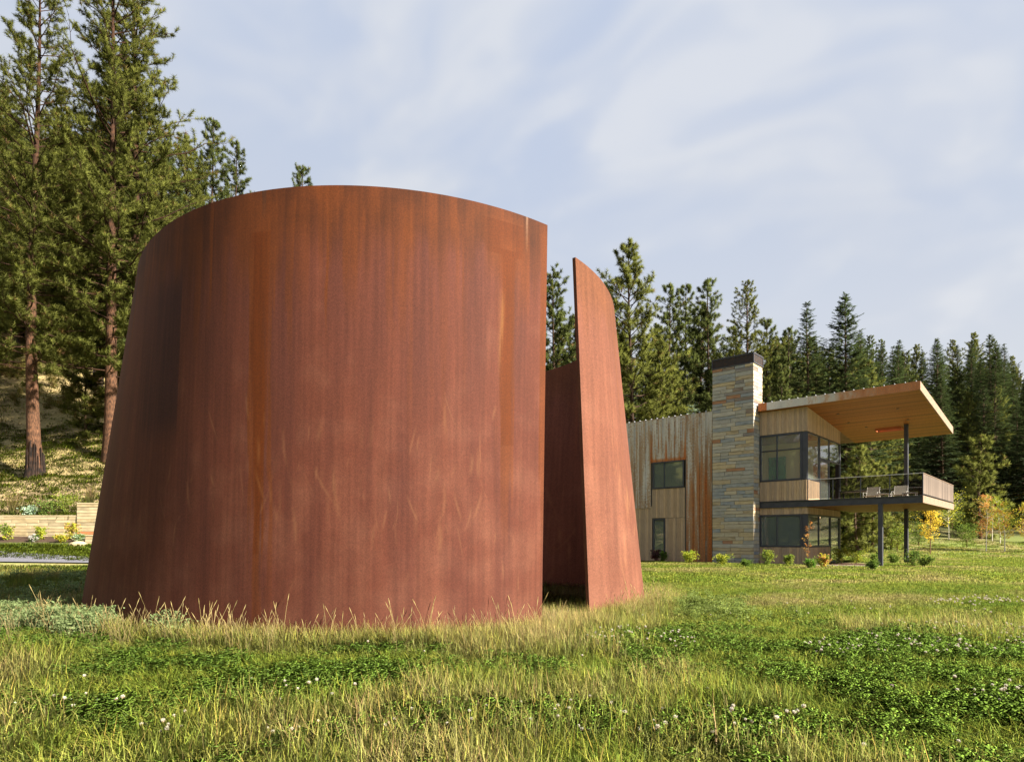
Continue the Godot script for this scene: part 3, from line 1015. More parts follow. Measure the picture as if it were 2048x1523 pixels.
	for i in n:
		var z0 := 0.36 - 10.26 * i / n
		var z1 := 0.36 - 10.26 * (i + 1) / n
		var spans := [[0.0, rx1 - 0.065]]
		if z0 > -0.02:
			spans = [[rx0, rx1 - 0.065]]
		if z1 < hz1 and z0 > hz0:
			spans = [[0.0, hx0], [hx1, rx1 - 0.065]]
		for q in spans:
			var m := MB.new()
			m.hexa([Vector3(q[0], roof_under(z1), z1 + 0.004), Vector3(q[1], roof_under(z1), z1 + 0.004), Vector3(q[1], roof_under(z1) + 0.028, z1 + 0.004), Vector3(q[0], roof_under(z1) + 0.028, z1 + 0.004), Vector3(q[0], roof_under(z0), z0 - 0.004), Vector3(q[1], roof_under(z0), z0 - 0.004), Vector3(q[1], roof_under(z0) + 0.028, z0 - 0.004), Vector3(q[0], roof_under(z0) + 0.028, z0 - 0.004)])
			part("board", m.mesh(), M.soffit[rng.randi() % 3], soffit)
	var can := CylinderMesh.new()
	can.top_radius = 0.075
	can.bottom_radius = 0.075
	can.height = 0.03
	can.radial_segments = 14
	for q in [[1.0, -2.2], [1.0, -4.4], [3.9, -2.6], [3.9, -5.2], [1.6, -5.9]]:
		part("downlight", can, M.black, soffit, Vector3(q[0], roof_under(q[1]) - 0.008, q[1]))
	# ---- deck
	var dx := 5.53
	var deck := Node3D.new()
	deck.name = "deck"
	o.add_child(deck, true)
	var bm := MB.new()      # a channel: web and two flanges
	bm.box(Vector3(-2.58, 3.26, 0.03), Vector3(dx - 0.05, 3.58, 0.05))
	bm.cham(Vector3(-2.58, 3.58, 0.03), Vector3(dx - 0.05, 3.61, 0.12), 0.006)
	bm.cham(Vector3(-2.58, 3.235, 0.03), Vector3(dx - 0.05, 3.262, 0.12), 0.006)
	part("beam", bm.mesh(), M.dark_steel, deck)
	part("end_board", chx(Vector3(dx - 0.05, 3.235, -9.6), Vector3(dx, 3.60, 0.12), 0.006), M.fascia_pale, deck)
	part("beam", bx(Vector3(0.03, 3.24, -9.65), Vector3(dx - 0.05, 3.6, -9.55)), M.dark_steel, deck)
	n = 40
	for i in n:
		var z0 := -0.02 - 9.5 * i / n
		part("deck_board", bx(Vector3(0.03, 3.56, z0 - 9.5 / n + 0.006), Vector3(dx - 0.06, 3.595, z0)), M.cedar[rng.randi() % 4], deck)
	n = 50
	for i in n:
		var z0 := 0.0 - 9.5 * i / n
		part("soffit_board", bx(Vector3(0.03, 3.24, z0 - 9.5 / n + 0.005), Vector3(dx - 0.06, 3.265, z0)), M.soffit[rng.randi() % 3], deck)
	part("post", chx(Vector3(3.52, -0.1, -0.12), Vector3(3.73, 3.235, 0.09), 0.012), M.dark_steel, o)
	part("post", chx(Vector3(3.52, -0.1, -6.4), Vector3(3.73, 3.235, -6.19), 0.012), M.dark_steel, o)
	part("post", chx(Vector3(3.52, 3.6, -6.4), Vector3(3.73, roof_under(-6.3) - 0.003, -6.19), 0.012), M.dark_steel, o)
	# ---- railing
	var rl := Node3D.new()
	rl.name = "railing"
	o.add_child(rl, true)
	var post := chx(Vector3(-0.02, 3.61, -0.02), Vector3(0.02, 4.7, 0.02), 0.004)
	var xs := [0.05, 1.35, 2.7, 4.05, dx - 0.03]
	for k in xs:
		part("post", post, M.dark_steel, rl, Vector3(k, 0, 0.05))
	part("top_rail", chx(Vector3(0.03, 4.7, 0.02), Vector3(dx, 4.73, 0.08), 0.005), M.bright, rl)
	for k in 4:
		part("screen_panel", bx(Vector3(xs[k] + 0.02, 3.66, 0.045), Vector3(xs[k + 1] - 0.02, 4.69, 0.051)), M.screen, rl)
	for k in 8:
		part("post", post, M.dark_steel, rl, Vector3(dx - 0.08, 0, -1.35 * k - 0.1))
	part("top_rail", chx(Vector3(dx - 0.06, 4.7, -9.6), Vector3(dx, 4.73, 0.018), 0.005), M.fascia_pale, rl)
	part("bottom_rail", bx(Vector3(dx - 0.05, 3.66, -9.6), Vector3(dx - 0.02, 3.69, 0.0)), M.black, rl)
	n = 64
	var sl := chx(Vector3(0, 0, 0), Vector3(0.018, 1.0, 0.128), 0.004)
	for i in n:
		part("slat", sl, M.slat[rng.randi() % 2], rl, Vector3(dx - 0.04, 3.695, -9.58 + 9.57 * i / n))
	part("top_rail", chx(Vector3(0.03, 4.7, -9.63), Vector3(dx - 0.06, 4.73, -9.58), 0.005), M.bright, rl)
	for k in 4:
		part("screen_panel", bx(Vector3(xs[k] + 0.02, 3.66, -9.61), Vector3(xs[k + 1] - 0.02, 4.69, -9.604)), M.screen, rl)
	for k in xs.slice(0, 4):
		part("post", post, M.dark_steel, rl, Vector3(k, 0, -9.607))
	# ---- furniture on the deck
	var place := func(lx: float, lz: float) -> Vector3:
		return o.transform * Vector3(lx, 3.6, lz)
	var ci := 0
	for q in [[2.31, -4.0], [3.74, -4.0]]:
		var c := thing("deck_chair", ["low white framed sling chair on the deck, behind the middle of the railing", "low white framed sling chair on the deck, nearest the deck's outer corner"][ci], "chair", place.call(q[0], q[1]), -0.7295 + 0.06 * ci, "sling chairs on the deck")
		ci += 1
		var fm := MB.new()
		for s in [-0.36, 0.36]:
			fm.tube(PackedVector3Array([Vector3(s, 0.0, 0.28), Vector3(s, 0.52, 0.34), Vector3(s, 0.55, -0.3), Vector3(s, 0.0, -0.36)]), PackedFloat32Array([0.018, 0.018, 0.018, 0.018]), 6)
			fm.tube(PackedVector3Array([Vector3(s * 0.9, 0.36, 0.33), Vector3(s * 0.9, 0.30, -0.22), Vector3(s * 0.9, 0.88, -0.5)]), PackedFloat32Array([0.016, 0.016, 0.016]), 6)
		fm.tube(PackedVector3Array([Vector3(-0.36, 0.04, -0.34), Vector3(0.36, 0.04, -0.34)]), PackedFloat32Array([0.014, 0.014]), 6)
		part("frame", fm.mesh(), M.white, c)
		part("seat", chx(Vector3(-0.32, 0.31, -0.22), Vector3(0.32, 0.345, 0.33), 0.01), M.fabric, c)
		var bk2 := MB.new()
		bk2.hexa([Vector3(-0.32, 0.33, -0.26), Vector3(0.32, 0.33, -0.26), Vector3(0.32, 0.88, -0.52), Vector3(-0.32, 0.88, -0.52), Vector3(-0.32, 0.33, -0.23), Vector3(0.32, 0.33, -0.23), Vector3(0.32, 0.88, -0.49), Vector3(-0.32, 0.88, -0.49)])
		part("backrest", bk2.mesh(), M.fabric, c)
	ci = 0
	for q in [[2.97, -3.8], [4.26, -3.8]]:
		var t := thing("side_table", ["small low white side table between the two deck chairs", "small low white side table at the outer corner of the deck"][ci], "table", place.call(q[0], q[1]), -0.7295, "low tables on the deck")
		ci += 1
		part("table_top", chx(Vector3(-0.34, 0.38, -0.25), Vector3(0.34, 0.42, 0.25), 0.01), M.white, t)
		for s in [[-0.3, -0.21], [0.3, -0.21], [-0.3, 0.21], [0.3, 0.21]]:
			part("leg", bx(Vector3(s[0] - 0.02, 0, s[1] - 0.02), Vector3(s[0] + 0.02, 0.379, s[1] + 0.02)), M.white, t)
	var dt := thing("dining_table", "dark dining table standing farther back on the deck by the door", "table", place.call(1.2, -5.3), -0.7295)
	part("table_top", chx(Vector3(-0.9, 0.7, -0.45), Vector3(0.9, 0.75, 0.45), 0.01), M.black, dt)
	for s in [[-0.8, -0.38], [0.8, -0.38], [-0.8, 0.38], [0.8, 0.38]]:
		part("leg", bx(Vector3(s[0] - 0.03, 0, s[1] - 0.03), Vector3(s[0] + 0.03, 0.699, s[1] + 0.03)), M.black, dt)

func roof_under(z: float) -> float:
	return lerpf(8.8, 7.9, (0.4 - z) / 10.3)

# ---------------------------------------------------------------- retaining walls on the left
func stone_wall(label: String, x0: float, x1: float, y0: float, y1: float, d: float, depth: float, end_right: bool) -> void:
	var o := thing("stone_wall", label, "wall", Vector3((x0 + x1) / 2, y0, -d))
	var w := (x1 - x0) / 2
	part("core", bx(Vector3(-w + 0.04, -0.4, -depth), Vector3(w - 0.04, y1 - y0 - 0.05, -0.03)), M.mortar, o)
	var shapes := {}
	var rows := maxi(1, int(round((y1 - y0 - 0.06) / 0.15)))
	var h := (y1 - y0 - 0.06) / rows
	for j in rows:
		var x := -w
		while x < w - 0.01:
			var l: float = [0.55, 0.8, 1.05, 1.3][rng.randi() % 4]
			if w - x - l < 0.4:
				l = w - x
			var pr: float = [0.0, 0.008, 0.015][rng.randi() % 3]
			var key := "%.2f %.3f" % [l, pr]
			if not shapes.has(key):
				shapes[key] = chx(Vector3(0.004, 0.004, -0.12), Vector3(l - 0.004, h - 0.004, pr), 0.008)
			part("stone", shapes[key], M.pale_stone[3 if rng.randf() < 0.12 else rng.randi() % 3], o, Vector3(x, j * h, 0))
			x += l
	var x := -w
	while x < w - 0.01:
		var l := minf(1.5, w - x)
		part("cap_stone", chx(Vector3(x + 0.003, y1 - y0 - 0.06, -depth), Vector3(x + l - 0.003, y1 - y0, 0.03), 0.01), M.pale_stone[2], o)
		x += l
	part("end_face", chx(Vector3(-w - 0.004, -0.2, -depth), Vector3(-w + 0.03, y1 - y0 - 0.07, -0.13), 0.01), M.stone[0], o)

# ---------------------------------------------------------------- trees
func needle_tuft(r: RandomNumberGenerator, count: int, length: float, width: float, spread: float) -> Array:
	var v := PackedVector3Array()
	var n := PackedVector3Array()
	for i in count:
		var a := r.randf() * TAU
		var t := acos(lerpf(1.0, cos(spread), r.randf()))
		var d := Vector3(sin(t) * cos(a), cos(t), sin(t) * sin(a))
		var p := d.cross(Vector3(r.randf() - 0.5, r.randf() - 0.5, r.randf() - 0.5)).normalized() * width * 0.5
		var o := Vector3(0, -length * 0.6 * r.randf(), 0)
		var l := length * r.randf_range(0.75, 1.1)
		v.append_array(PackedVector3Array([o - p, o + p, o + d * l]))
		var m := (d * 0.75 + Vector3(0, 0.35, 0)).normalized()
		n.append_array(PackedVector3Array([m, m, m]))
	return [v, n]

func basis_to(d: Vector3, roll: float) -> Basis:      # turns +Y to d
	var y := d.normalized()
	var x := y.cross(Vector3(0.21, 0.13, 0.97))
	x = x.normalized()
	var b := Basis(x, y, x.cross(y))
	return b * Basis(Vector3.UP, roll)

# a long needled pine: bare lower trunk, limbs that turn up, needles in tufts at the twig ends
func pine_meshes(seed_: int, high: float, bare: float, reach: float, limbs: int, subs: int, tufts: int, tuft: float, trunk_r: float, open_top: float, tone: Color) -> Array:
	var r := RandomNumberGenerator.new()
	r.seed = seed_
	var wood := MB.new()
	var lf := MB.new()
	lf.use_c = true
	var kinds := []
	for k in 5:
		kinds.append(needle_tuft(r, 16, tuft, tuft * 0.10, 1.6))
	var tp := PackedVector3Array()
	var tr := PackedFloat32Array()
	var sway := Vector2(r.randf_range(-0.3, 0.3), r.randf_range(-0.3, 0.3))
	for i in 15:
		var t := i / 14.0
		tp.push_back(Vector3(sway.x * sin(t * 5.0), t * high, sway.y * sin(t * 4.0)))
		tr.push_back(lerpf(trunk_r, 0.03, pow(t, 0.8)) * (1.0 + 0.45 * exp(-t * 60.0)))
	tp[0].y = -0.6
	wood.tube(tp, tr, 10)
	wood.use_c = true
	for q in wood.v:      # shade of the crown put into the bark colour, darker upward
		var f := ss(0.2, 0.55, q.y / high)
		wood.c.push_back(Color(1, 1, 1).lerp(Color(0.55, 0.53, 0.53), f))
	var az := r.randf() * TAU
	for i in limbs:
		var q := (i + r.randf()) / limbs
		var t := bare + (0.985 - bare) * q
		az += 2.4 + r.randf_range(-0.5, 0.5)
		var prof := pow(1.0 - q, 0.62) * (0.55 + 0.45 * minf(1.0, q * 5.0)) + 0.07
		var ln := reach * prof * r.randf_range(0.5, 1.2) * (1.0 + 0.25 * sin(q * 23.0 + seed_))
		var rise := lerpf(-0.22, 0.75, q) + r.randf_range(-0.2, 0.2)
		var k := t * 14.0
		var o := tp[int(k)].lerp(tp[mini(int(k) + 1, 14)], k - int(k))
		var dir := Vector3(cos(az), rise, sin(az)).normalized()
		var lp := PackedVector3Array()
		var lr := PackedFloat32Array()
		var side := Vector3(-sin(az), 0, cos(az)) * r.randf_range(-0.25, 0.25) * ln
		for s in 6:
			var f := s / 5.0
			lp.push_back(o + dir * ln * f + Vector3(0, ln * 0.22 * f * f, 0) + side * f * f + Vector3(r.randf_range(-1, 1), r.randf_range(-1, 1), r.randf_range(-1, 1)) * 0.05 * ln * f)
			lr.push_back(lerpf(0.018 + ln * 0.011, 0.006, f))
		wood.tube(lp, lr, 4)
		var limb_tone := tone * r.randf_range(0.8, 1.2)
		var ns := maxi(2, int(round(subs * (0.35 + prof) * r.randf_range(0.7, 1.2) * (1.0 - open_top * q))))
		for s in ns:
			var f := lerpf(0.3, 1.0, (s + r.randf()) / ns)
			var ki := mini(int(f * 5.0), 4)
			var so := lp[ki].lerp(lp[ki + 1], f * 5.0 - ki)
			var ax := (lp[ki + 1] - lp[ki]).normalized()
			var sd := (ax * r.randf_range(0.3, 1.0) + Vector3(r.randf_range(-1, 1), r.randf_range(-0.25, 0.9), r.randf_range(-1, 1)) * 0.9).normalized()
			var sl := (0.22 * ln + 0.25) * r.randf_range(0.6, 1.2) * (1.15 - 0.5 * f)
			var e := so + sd * sl
			wood.tube(PackedVector3Array([so, e]), PackedFloat32Array([0.012, 0.005]), 3)
			for w in tufts:
				var g := lerpf(0.35, 1.0, (w + r.randf() * 0.7) / tufts)
				var pd := (sd + Vector3(r.randf_range(-1, 1), r.randf_range(-0.2, 1.0), r.randf_range(-1, 1)) * 0.55).normalized()
				var kd: Array = kinds[r.randi() % 5]
				var sc := r.randf_range(0.75, 1.2) * lerpf(1.05, 0.75, q)
				var cc := limb_tone * r.randf_range(0.85, 1.15)
				if r.randf() < 0.03:
					cc = Color(0.2, 0.13, 0.05)
				cc.a = 1.0
				lf.put(kd[0], kd[1], Transform3D(basis_to(pd, r.randf() * 6.0).scaled(Vector3(sc, sc, sc)), so + sd * sl * g + pd * tuft * 0.2), cc)
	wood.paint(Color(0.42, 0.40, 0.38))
	return [wood.mesh(), lf.mesh()]

# a fir or spruce: tiers of flat sprays that droop, crown down to the ground
func fir_meshes(seed_: int, high: float, bare: float, reach: float, tiers: int, per: int, sprays: int, spray: float, droop: float, tone: Color, point := 0.9) -> Array:
	var r := RandomNumberGenerator.new()
	r.seed = seed_
	var wood := MB.new()
	var lf := MB.new()
	lf.use_c = true
	var kinds := []
	for k in 4:
		var v := PackedVector3Array()
		var n := PackedVector3Array()
		for i in 14:      # a frond along +Y, leaflets to both sides, ends sagging towards -Z
			var f := (i / 2) / 6.5
			var s := 1.0 if i % 2 == 0 else -1.0
			var o := Vector3(0, f * spray, 0)
			var d := Vector3(s * r.randf_range(0.5, 0.9), r.randf_range(0.5, 0.9), r.randf_range(-0.45, 0.15)).normalized() * spray * lerpf(0.55, 0.25, f) * r.randf_range(0.8, 1.2)
			var p := Vector3(-d.y, d.x, 0).normalized() * spray * 0.085
			v.append_array(PackedVector3Array([o - p, o + p, o + d]))
			var m := Vector3(s * 0.35, 0.35, 0.8).normalized()
			n.append_array(PackedVector3Array([m, m, m]))
		kinds.append([v, n])
	var tp := PackedVector3Array()
	var tr := PackedFloat32Array()
	for i in 9:
		var t := i / 8.0
		tp.push_back(Vector3(0.12 * sin(t * 4.0 + seed_), t * high - (0.6 if i == 0 else 0.0), 0.1 * sin(t * 3.0)))
		tr.push_back(lerpf(high * 0.011, 0.015, t))
	wood.tube(tp, tr, 7)
	var az := 0.0
	for i in tiers:
		var q := pow((i + r.randf_range(0.1, 0.9)) / tiers, 0.9)
		var tier_k := r.randf_range(0.8, 1.15)
		for b in per:
			az += TAU / per + r.randf_range(-0.4, 0.4)
			var y := high * lerpf(bare, 0.99, minf(q + r.randf_range(-0.01, 0.01), 1.0))
			var ln := (reach * pow(1.0 - q, point) * (0.7 + 0.3 * minf(1.0, q * 6.0)) + 0.12) * r.randf_range(0.6, 1.12) * tier_k
			var rise := lerpf(-droop, 0.55, pow(q, 1.3)) + r.randf_range(-0.12, 0.12)
			var o := Vector3(0, y, 0)
			var dir := Vector3(cos(az), rise, sin(az)).normalized()
			var tip := o + dir * ln + Vector3(0, ln * 0.08, 0)
			wood.tube(PackedVector3Array([o, o + dir * ln * 0.5 - Vector3(0, ln * 0.03, 0), tip]), PackedFloat32Array([0.012 + ln * 0.007, 0.01, 0.004]), 3)
			var bt := tone * r.randf_range(0.72, 1.25)
			var ns := maxi(2, int(sprays * (0.3 + ln / reach)))
			for s in ns:
				var f := lerpf(0.15, 1.0, (s + r.randf() * 0.8) / ns)
				var lat := Vector3(-sin(az), 0, cos(az)) * r.randf_range(-1.0, 1.0)
				var sd := (dir * r.randf_range(0.5, 1.0) + lat * 1.1 + Vector3(0, r.randf_range(-0.35, 0.1), 0)).normalized()
				var sc := r.randf_range(0.7, 1.2) * lerpf(1.05, 0.5, q * q)
				var zz := (Vector3.UP - sd * sd.y).normalized()
				var cc := bt * r.randf_range(0.85, 1.15)
				cc.a = 1.0
				var kd: Array = kinds[r.randi() % 4]
				lf.put(kd[0], kd[1], Transform3D(Basis(sd.cross(zz), sd, zz).scaled(Vector3(sc, sc, sc)), o.lerp(tip, f)), cc)
	return [wood.mesh(), lf.mesh()]

# a leafy young tree or shrub
func leafy_meshes(seed_: int, high: float, clear: float, reach: float, stems: int, limbs: int, leaves: int, leaf: float, tones: Array, trunk_r: float) -> Array:
	var r := RandomNumberGenerator.new()
	r.seed = seed_
	var wood := MB.new()
	var lf := MB.new()
	lf.use_c = true
	var v := PackedVector3Array([Vector3(0, 0, 0), Vector3(-0.32, 0.45, 0.06), Vector3(0, 1, -0.08), Vector3(0, 0, 0), Vector3(0, 1, -0.08), Vector3(0.32, 0.45, 0.06)])
	var n := PackedVector3Array()
	for k in 6:
		n.push_back(Vector3(0, 0.25, 0.97))
	for st in stems:
		var lean := Vector3(r.randf_range(-1, 1), 0, r.randf_range(-1, 1)) * (reach * 0.55 if stems > 1 else 0.06 * high)
		var tp := PackedVector3Array()
		var tr := PackedFloat32Array()
		var hh := high * (1.0 if stems == 1 else r.randf_range(0.65, 1.0))
		for i in 6:
			var t := i / 5.0
			tp.push_back(Vector3(0, hh * t - (0.15 if i == 0 else 0.0), 0) + lean * t * t + Vector3(r.randf_range(-1, 1), 0, r.randf_range(-1, 1)) * 0.02 * hh * t)
			tr.push_back(lerpf(trunk_r, trunk_r * 0.15, t))
		wood.tube(tp, tr, 6)
		for i in limbs:
			var q := (i + r.randf()) / limbs
			var t := lerpf(clear, 1.0, q)
			var k := t * 5.0
			var o := tp[int(minf(k, 4.0))].lerp(tp[mini(int(k) + 1, 5)], k - int(minf(k, 4.0)))
			var az := r.randf() * TAU
			var ln := reach * (pow(sin(PI * (0.18 + 0.8 * q)), 0.7)) * r.randf_range(0.5, 1.15)
			var dir := Vector3(cos(az), r.randf_range(0.3, 1.1), sin(az)).normalized()
			var e := o + dir * ln
			wood.tube(PackedVector3Array([o, e]), PackedFloat32Array([trunk_r * 0.3, trunk_r * 0.08]), 3)
			var tone: Color = tones[r.randi() % tones.size()]
			for w in leaves:
				var f := r.randf_range(0.25, 1.05)
				var p := o.lerp(e, f) + Vector3(r.randf_range(-1, 1), r.randf_range(-1, 1), r.randf_range(-1, 1)) * ln * 0.24
				var cc := tone * 1.7 * r.randf_range(0.75, 1.25)
				cc.a = 1.0
				var sc := leaf * r.randf_range(0.7, 1.25)
				lf.put(v, n, Transform3D(basis_to(Vector3(r.randf_range(-1, 1), r.randf_range(-0.9, 0.7), r.randf_range(-1, 1)), r.randf() * TAU).scaled(Vector3(sc, sc, sc)), p), cc)
	return [wood.mesh(), lf.mesh()]

func plant(called: String, ms: Array, wood: Material, leaf: Material, at: Vector3, turn: float, k: float, label: String, category: String, group := "", trunk := "trunk", crown := "crown") -> Node3D:
	var o := thing(called, label, category, at, turn, group)
	o.scale = Vector3(k, k, k)
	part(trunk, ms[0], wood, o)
	part(crown, ms[1], leaf, o)
	return o

func make_trees() -> void:
	var pine_tone := Color(0.165, 0.18, 0.042)
	var pine_dark := Color(0.105, 0.128, 0.038)
	var fir_tone := Color(0.052, 0.072, 0.031)
	var P := []
	# 0, 1, 2: tall open old pines; 3, 4, 5: fuller pines; 6: young bushy pine
	P.append(pine_meshes(101, 31.0, 0.2, 5.0, 150, 17, 5, 0.28, 0.41, 0.3, pine_tone * 0.9))
	P.append(pine_meshes(102, 33.0, 0.15, 5.4, 155, 17, 5, 0.28, 0.42, 0.2, pine_tone))
	P.append(pine_meshes(103, 30.0, 0.13, 5.2, 150, 17, 5, 0.28, 0.38, 0.15, pine_tone * 0.95))
	P.append(pine_meshes(104, 24.0, 0.10, 4.9, 125, 16, 4, 0.38, 0.3, 0.1, pine_tone))
	P.append(pine_meshes(105, 22.0, 0.08, 4.4, 120, 15, 4, 0.39, 0.26, 0.1, pine_dark))
	P.append(pine_meshes(106, 26.0, 0.12, 4.0, 115, 14, 4, 0.38, 0.3, 0.2, pine_dark * 1.1))
	P.append(pine_meshes(107, 9.0, 0.03, 2.5, 70, 7, 3, 0.36, 0.13, 0.0, pine_tone * 1.15))
	var Fm := []
	# 0, 1, 2: forest firs; 3: broad spruce-like fir; 4: blue spruce
	Fm.append(fir_meshes(201, 22.0, 0.04, 5.4, 44, 9, 11, 0.6, 0.25, fir_tone, 0.95))
	Fm.append(fir_meshes(202, 20.0, 0.03, 5.2, 42, 9, 11, 0.6, 0.35, fir_tone * 1.15, 0.85))
	Fm.append(fir_meshes(203, 24.0, 0.06, 5.0, 46, 9, 11, 0.62, 0.3, fir_tone * 0.85, 0.9))
	Fm.append(fir_meshes(204, 25.0, 0.05, 7.2, 46, 10, 16, 0.7, 0.18, fir_tone * 1.05, 0.85))
	Fm.append(fir_meshes(205, 9.0, 0.02, 2.1, 34, 9, 9, 0.42, 0.15, Color(0.2, 0.26, 0.2), 0.85))
	var made := {}
	var grow := func(kind: String, i: int, px: float, d: float, high: float, turn: float, label: String, group: String) -> void:
		var at := at_px(px, d)
		var heights: Array = [31.0, 33.0, 30.0, 24.0, 22.0, 26.0, 9.0] if kind == "pine" else [22.0, 20.0, 24.0, 25.0, 9.0]
		var k: float = high / heights[i]
		var called := "pine_tree" if kind == "pine" else ("spruce_tree" if i == 4 else "fir_tree")
		var cat := "pine tree" if kind == "pine" else ("spruce tree" if i == 4 else "fir tree")
		var key := kind + str(i)
		if made.has(key):
			copy_of(made[key], called, at, turn, k, label, cat, group)
		else:
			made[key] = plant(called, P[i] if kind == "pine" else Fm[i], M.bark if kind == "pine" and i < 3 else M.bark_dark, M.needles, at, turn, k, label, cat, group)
	# ---- the hillside on the left
	grow.call("pine", 0, 70, 38.2, 30.5, 0.3, "tall orange barked pine at far left, its whole trunk visible down to the dry slope", "")
	var first: Node3D = made["pine0"]
	var cb := MB.new()
	var cr := RandomNumberGenerator.new()
	cr.seed = 9
	for k in 34:      # plates of charred bark round the foot
		var a := TAU * k / 34.0 + cr.randf_range(-0.05, 0.05)
		var d := Vector3(cos(a), 0, sin(a))
		var t := Vector3(-d.z, 0, d.x) * 0.036
		var top := cr.randf_range(0.5, 2.3)
		var prev := d * 0.63 + Vector3(0, -0.4, 0)
		var pw := 1.4
		for q in [[0.49 + 0.03, 0.45, 1.1], [0.43 + 0.025, top, 0.5]]:
			var nx: Vector3 = d * q[0] + Vector3(0, q[1], 0)
			cb.quad(prev - t * pw, nx - t * q[2], nx + t * q[2], prev + t * pw)
			cb.quad(prev - t * pw - d * 0.09, nx - t * q[2] - d * 0.09, nx - t * q[2], prev - t * pw)
			cb.quad(prev + t * pw, nx + t * q[2], nx + t * q[2] - d * 0.09, prev + t * pw - d * 0.09)
			prev = nx
			pw = float(q[2])
	part("charred_bark", cb.mesh(), M.char, first)
	grow.call("pine", 1, 222, 40.5, 33.0, 1.2, "tall dark pine whose trunk comes down just left of the steel sculpture", "")
	grow.call("pine", 2, 268, 43.0, 33.0, 2.2, "tall pine right behind the dark one, its trunk ending behind the steel rim", "")
	grow.call("pine", 5, 236, 44.0, 27.0, 4.0, "slender pine between the two tall ones left of the sculpture", "")
	grow.call("pine", 4, 20, 66.0, 25.0, 0.7, "dark trunked pine at the left edge, uphill behind the orange barked pine", "")
	grow.call("pine", 5, 42, 68.0, 24.0, 2.0, "slim pine uphill at the left edge, second trunk from the picture border", "")
	grow.call("pine", 3, 128, 70.0, 23.0, 3.1, "bushy pine filling the gap between the orange barked pine and the dark pine", "")
	grow.call("pine", 6, 172, 44.0, 7.0, 0.2, "young pine with feathery low branches between the two tall pines on the left slope", "")
	grow.call("pine", 4, 330, 60.0, 22.0, 1.4, "full pine showing just above the left shoulder of the steel rim", "")
	grow.call("pine", 3, 372, 64.0, 22.0, 5.0, "bushy pine sloping down to the steel rim, right of the tall left group", "")
	grow.call("pine", 3, 300, 62.0, 17.0, 0.0, "low bushy pine directly above the left corner of the steel rim", "")
	grow.call("pine", 5, 424, 68.0, 25.0, 2.5, "narrow pine against the sky, first right of the left forest edge", "")
	grow.call("pine", 5, 470, 76.0, 24.0, 3.7, "small far pine peeping over the steel rim at the end of the left forest", "")
	grow.call("pine", 5, 603, 72.0, 27.0, 4.4, "lone pine top sticking up above the highest part of the steel rim", "")
	grow.call("pine", 1, 14, 56.0, 25.0, 3.9, "dark trunked pine at the left edge, downhill of the two slim ones", "")
	grow.call("pine", 2, 124, 59.0, 25.0, 1.9, "pine whose thin trunk stands midway between the orange barked pine and the dark pine", "")
	grow.call("pine", 0, 196, 55.0, 26.0, 5.1, "tall pine uphill just left of the dark pine's trunk", "")
	grow.call("pine", 1, -40, 47.0, 26.0, 0.4, "tall pine just outside the left edge of the picture", "")
	grow.call("pine", 2, 92, 64.0, 24.0, 2.8, "pine uphill right behind the orange barked pine", "")
	var r := RandomNumberGenerator.new()
	r.seed = 77
	for q in [[-60, 60, 24], [-30, 66, 24], [-110, 52, 28], [-170, 46, 26], [5, 76, 24], [60, 68, 22], [100, 72, 22], [150, 66, 21], [195, 70, 21], [240, 70, 22], [285, 62, 22], [205, 80, 23], [120, 86, 23], [40, 84, 24], [330, 74, 22], [380, 80, 22], [-40, 90, 24], [-120, 75, 25], [270, 90, 23], [400, 92, 20], [80, 78, 23], [165, 76, 22], [20, 70, 18], [180, 68, 18], [118, 69, 18], [250, 64, 18], [-20, 74, 20], [225, 72, 21]]:
		grow.call("pine", [3, 4, 5][r.randi() % 3], q[0] + r.randf_range(-8, 8), q[1], q[2] * r.randf_range(0.92, 1.08), r.randf() * TAU, "green pine crowded among others high on the dry hillside left of the sculpture", "pines of the left hillside")
	# ---- behind the sculpture and the house
	grow.call("pine", 4, 1108, 70.0, 29.5, 0.4, "dark pine in the gap between the two steel plates and the sky", "")
	grow.call("pine", 4, 1150, 78.0, 26.0, 1.6, "pine top just left of the right hand steel plate's sharp corner", "")
	grow.call("pine", 3, 1262, 58.0, 28.0, 2.6, "tallest pine beside the right hand steel plate, its trunk rising behind the metal clad wing", "")
	grow.call("pine", 4, 1212, 74.0, 29.0, 5.6, "pine half hidden behind the upper curve of the right hand steel plate", "")
	grow.call("pine", 3, 1322, 60.0, 20.0, 0.9, "lit bushy pine over the metal clad wing, right of the tallest pine", "")
	grow.call("fir", 4, 1383, 54.0, 12.6, 0.0, "pale blue green spruce between the metal clad wing and the stone chimney", "")
	grow.call("pine", 5, 1337, 82.0, 30.5, 3.0, "thin pine spire above the metal clad wing, first right of the tallest pine", "")
	grow.call("pine", 5, 1372, 84.0, 31.0, 1.1, "thin pine spire above the metal clad wing, second right of the tallest pine", "")
	grow.call("pine", 4, 1402, 76.0, 27.0, 4.2, "very dark dense pine above the spruce, left of the twin spired pine", "")
	grow.call("pine", 5, 1418, 74.0, 30.0, 0.2, "twin spired pine left of and above the stone chimney", "")
	grow.call("pine", 0, 1497, 66.0, 27.5, 2.0, "open crowned pine rising straight above the stone chimney cap", "")
	grow.call("pine", 5, 1532, 70.0, 24.5, 3.3, "pine right of the chimney cap with a ragged pointed top", "")
	grow.call("pine", 5, 1580, 74.0, 24.5, 5.2, "thin pine left of the dark pointed fir over the main roof", "")
	grow.call("fir", 0, 1614, 66.0, 25.0, 0.3, "dark pointed fir over the main roof, left of the broad fir", "")
	grow.call("fir", 3, 1690, 66.0, 26.0, 0.8, "broad tiered fir with long level branches above the main roof", "")
	grow.call("pine", 3, 1740, 72.0, 20.0, 2.2, "bushy green pine right of the broad tiered fir", "")
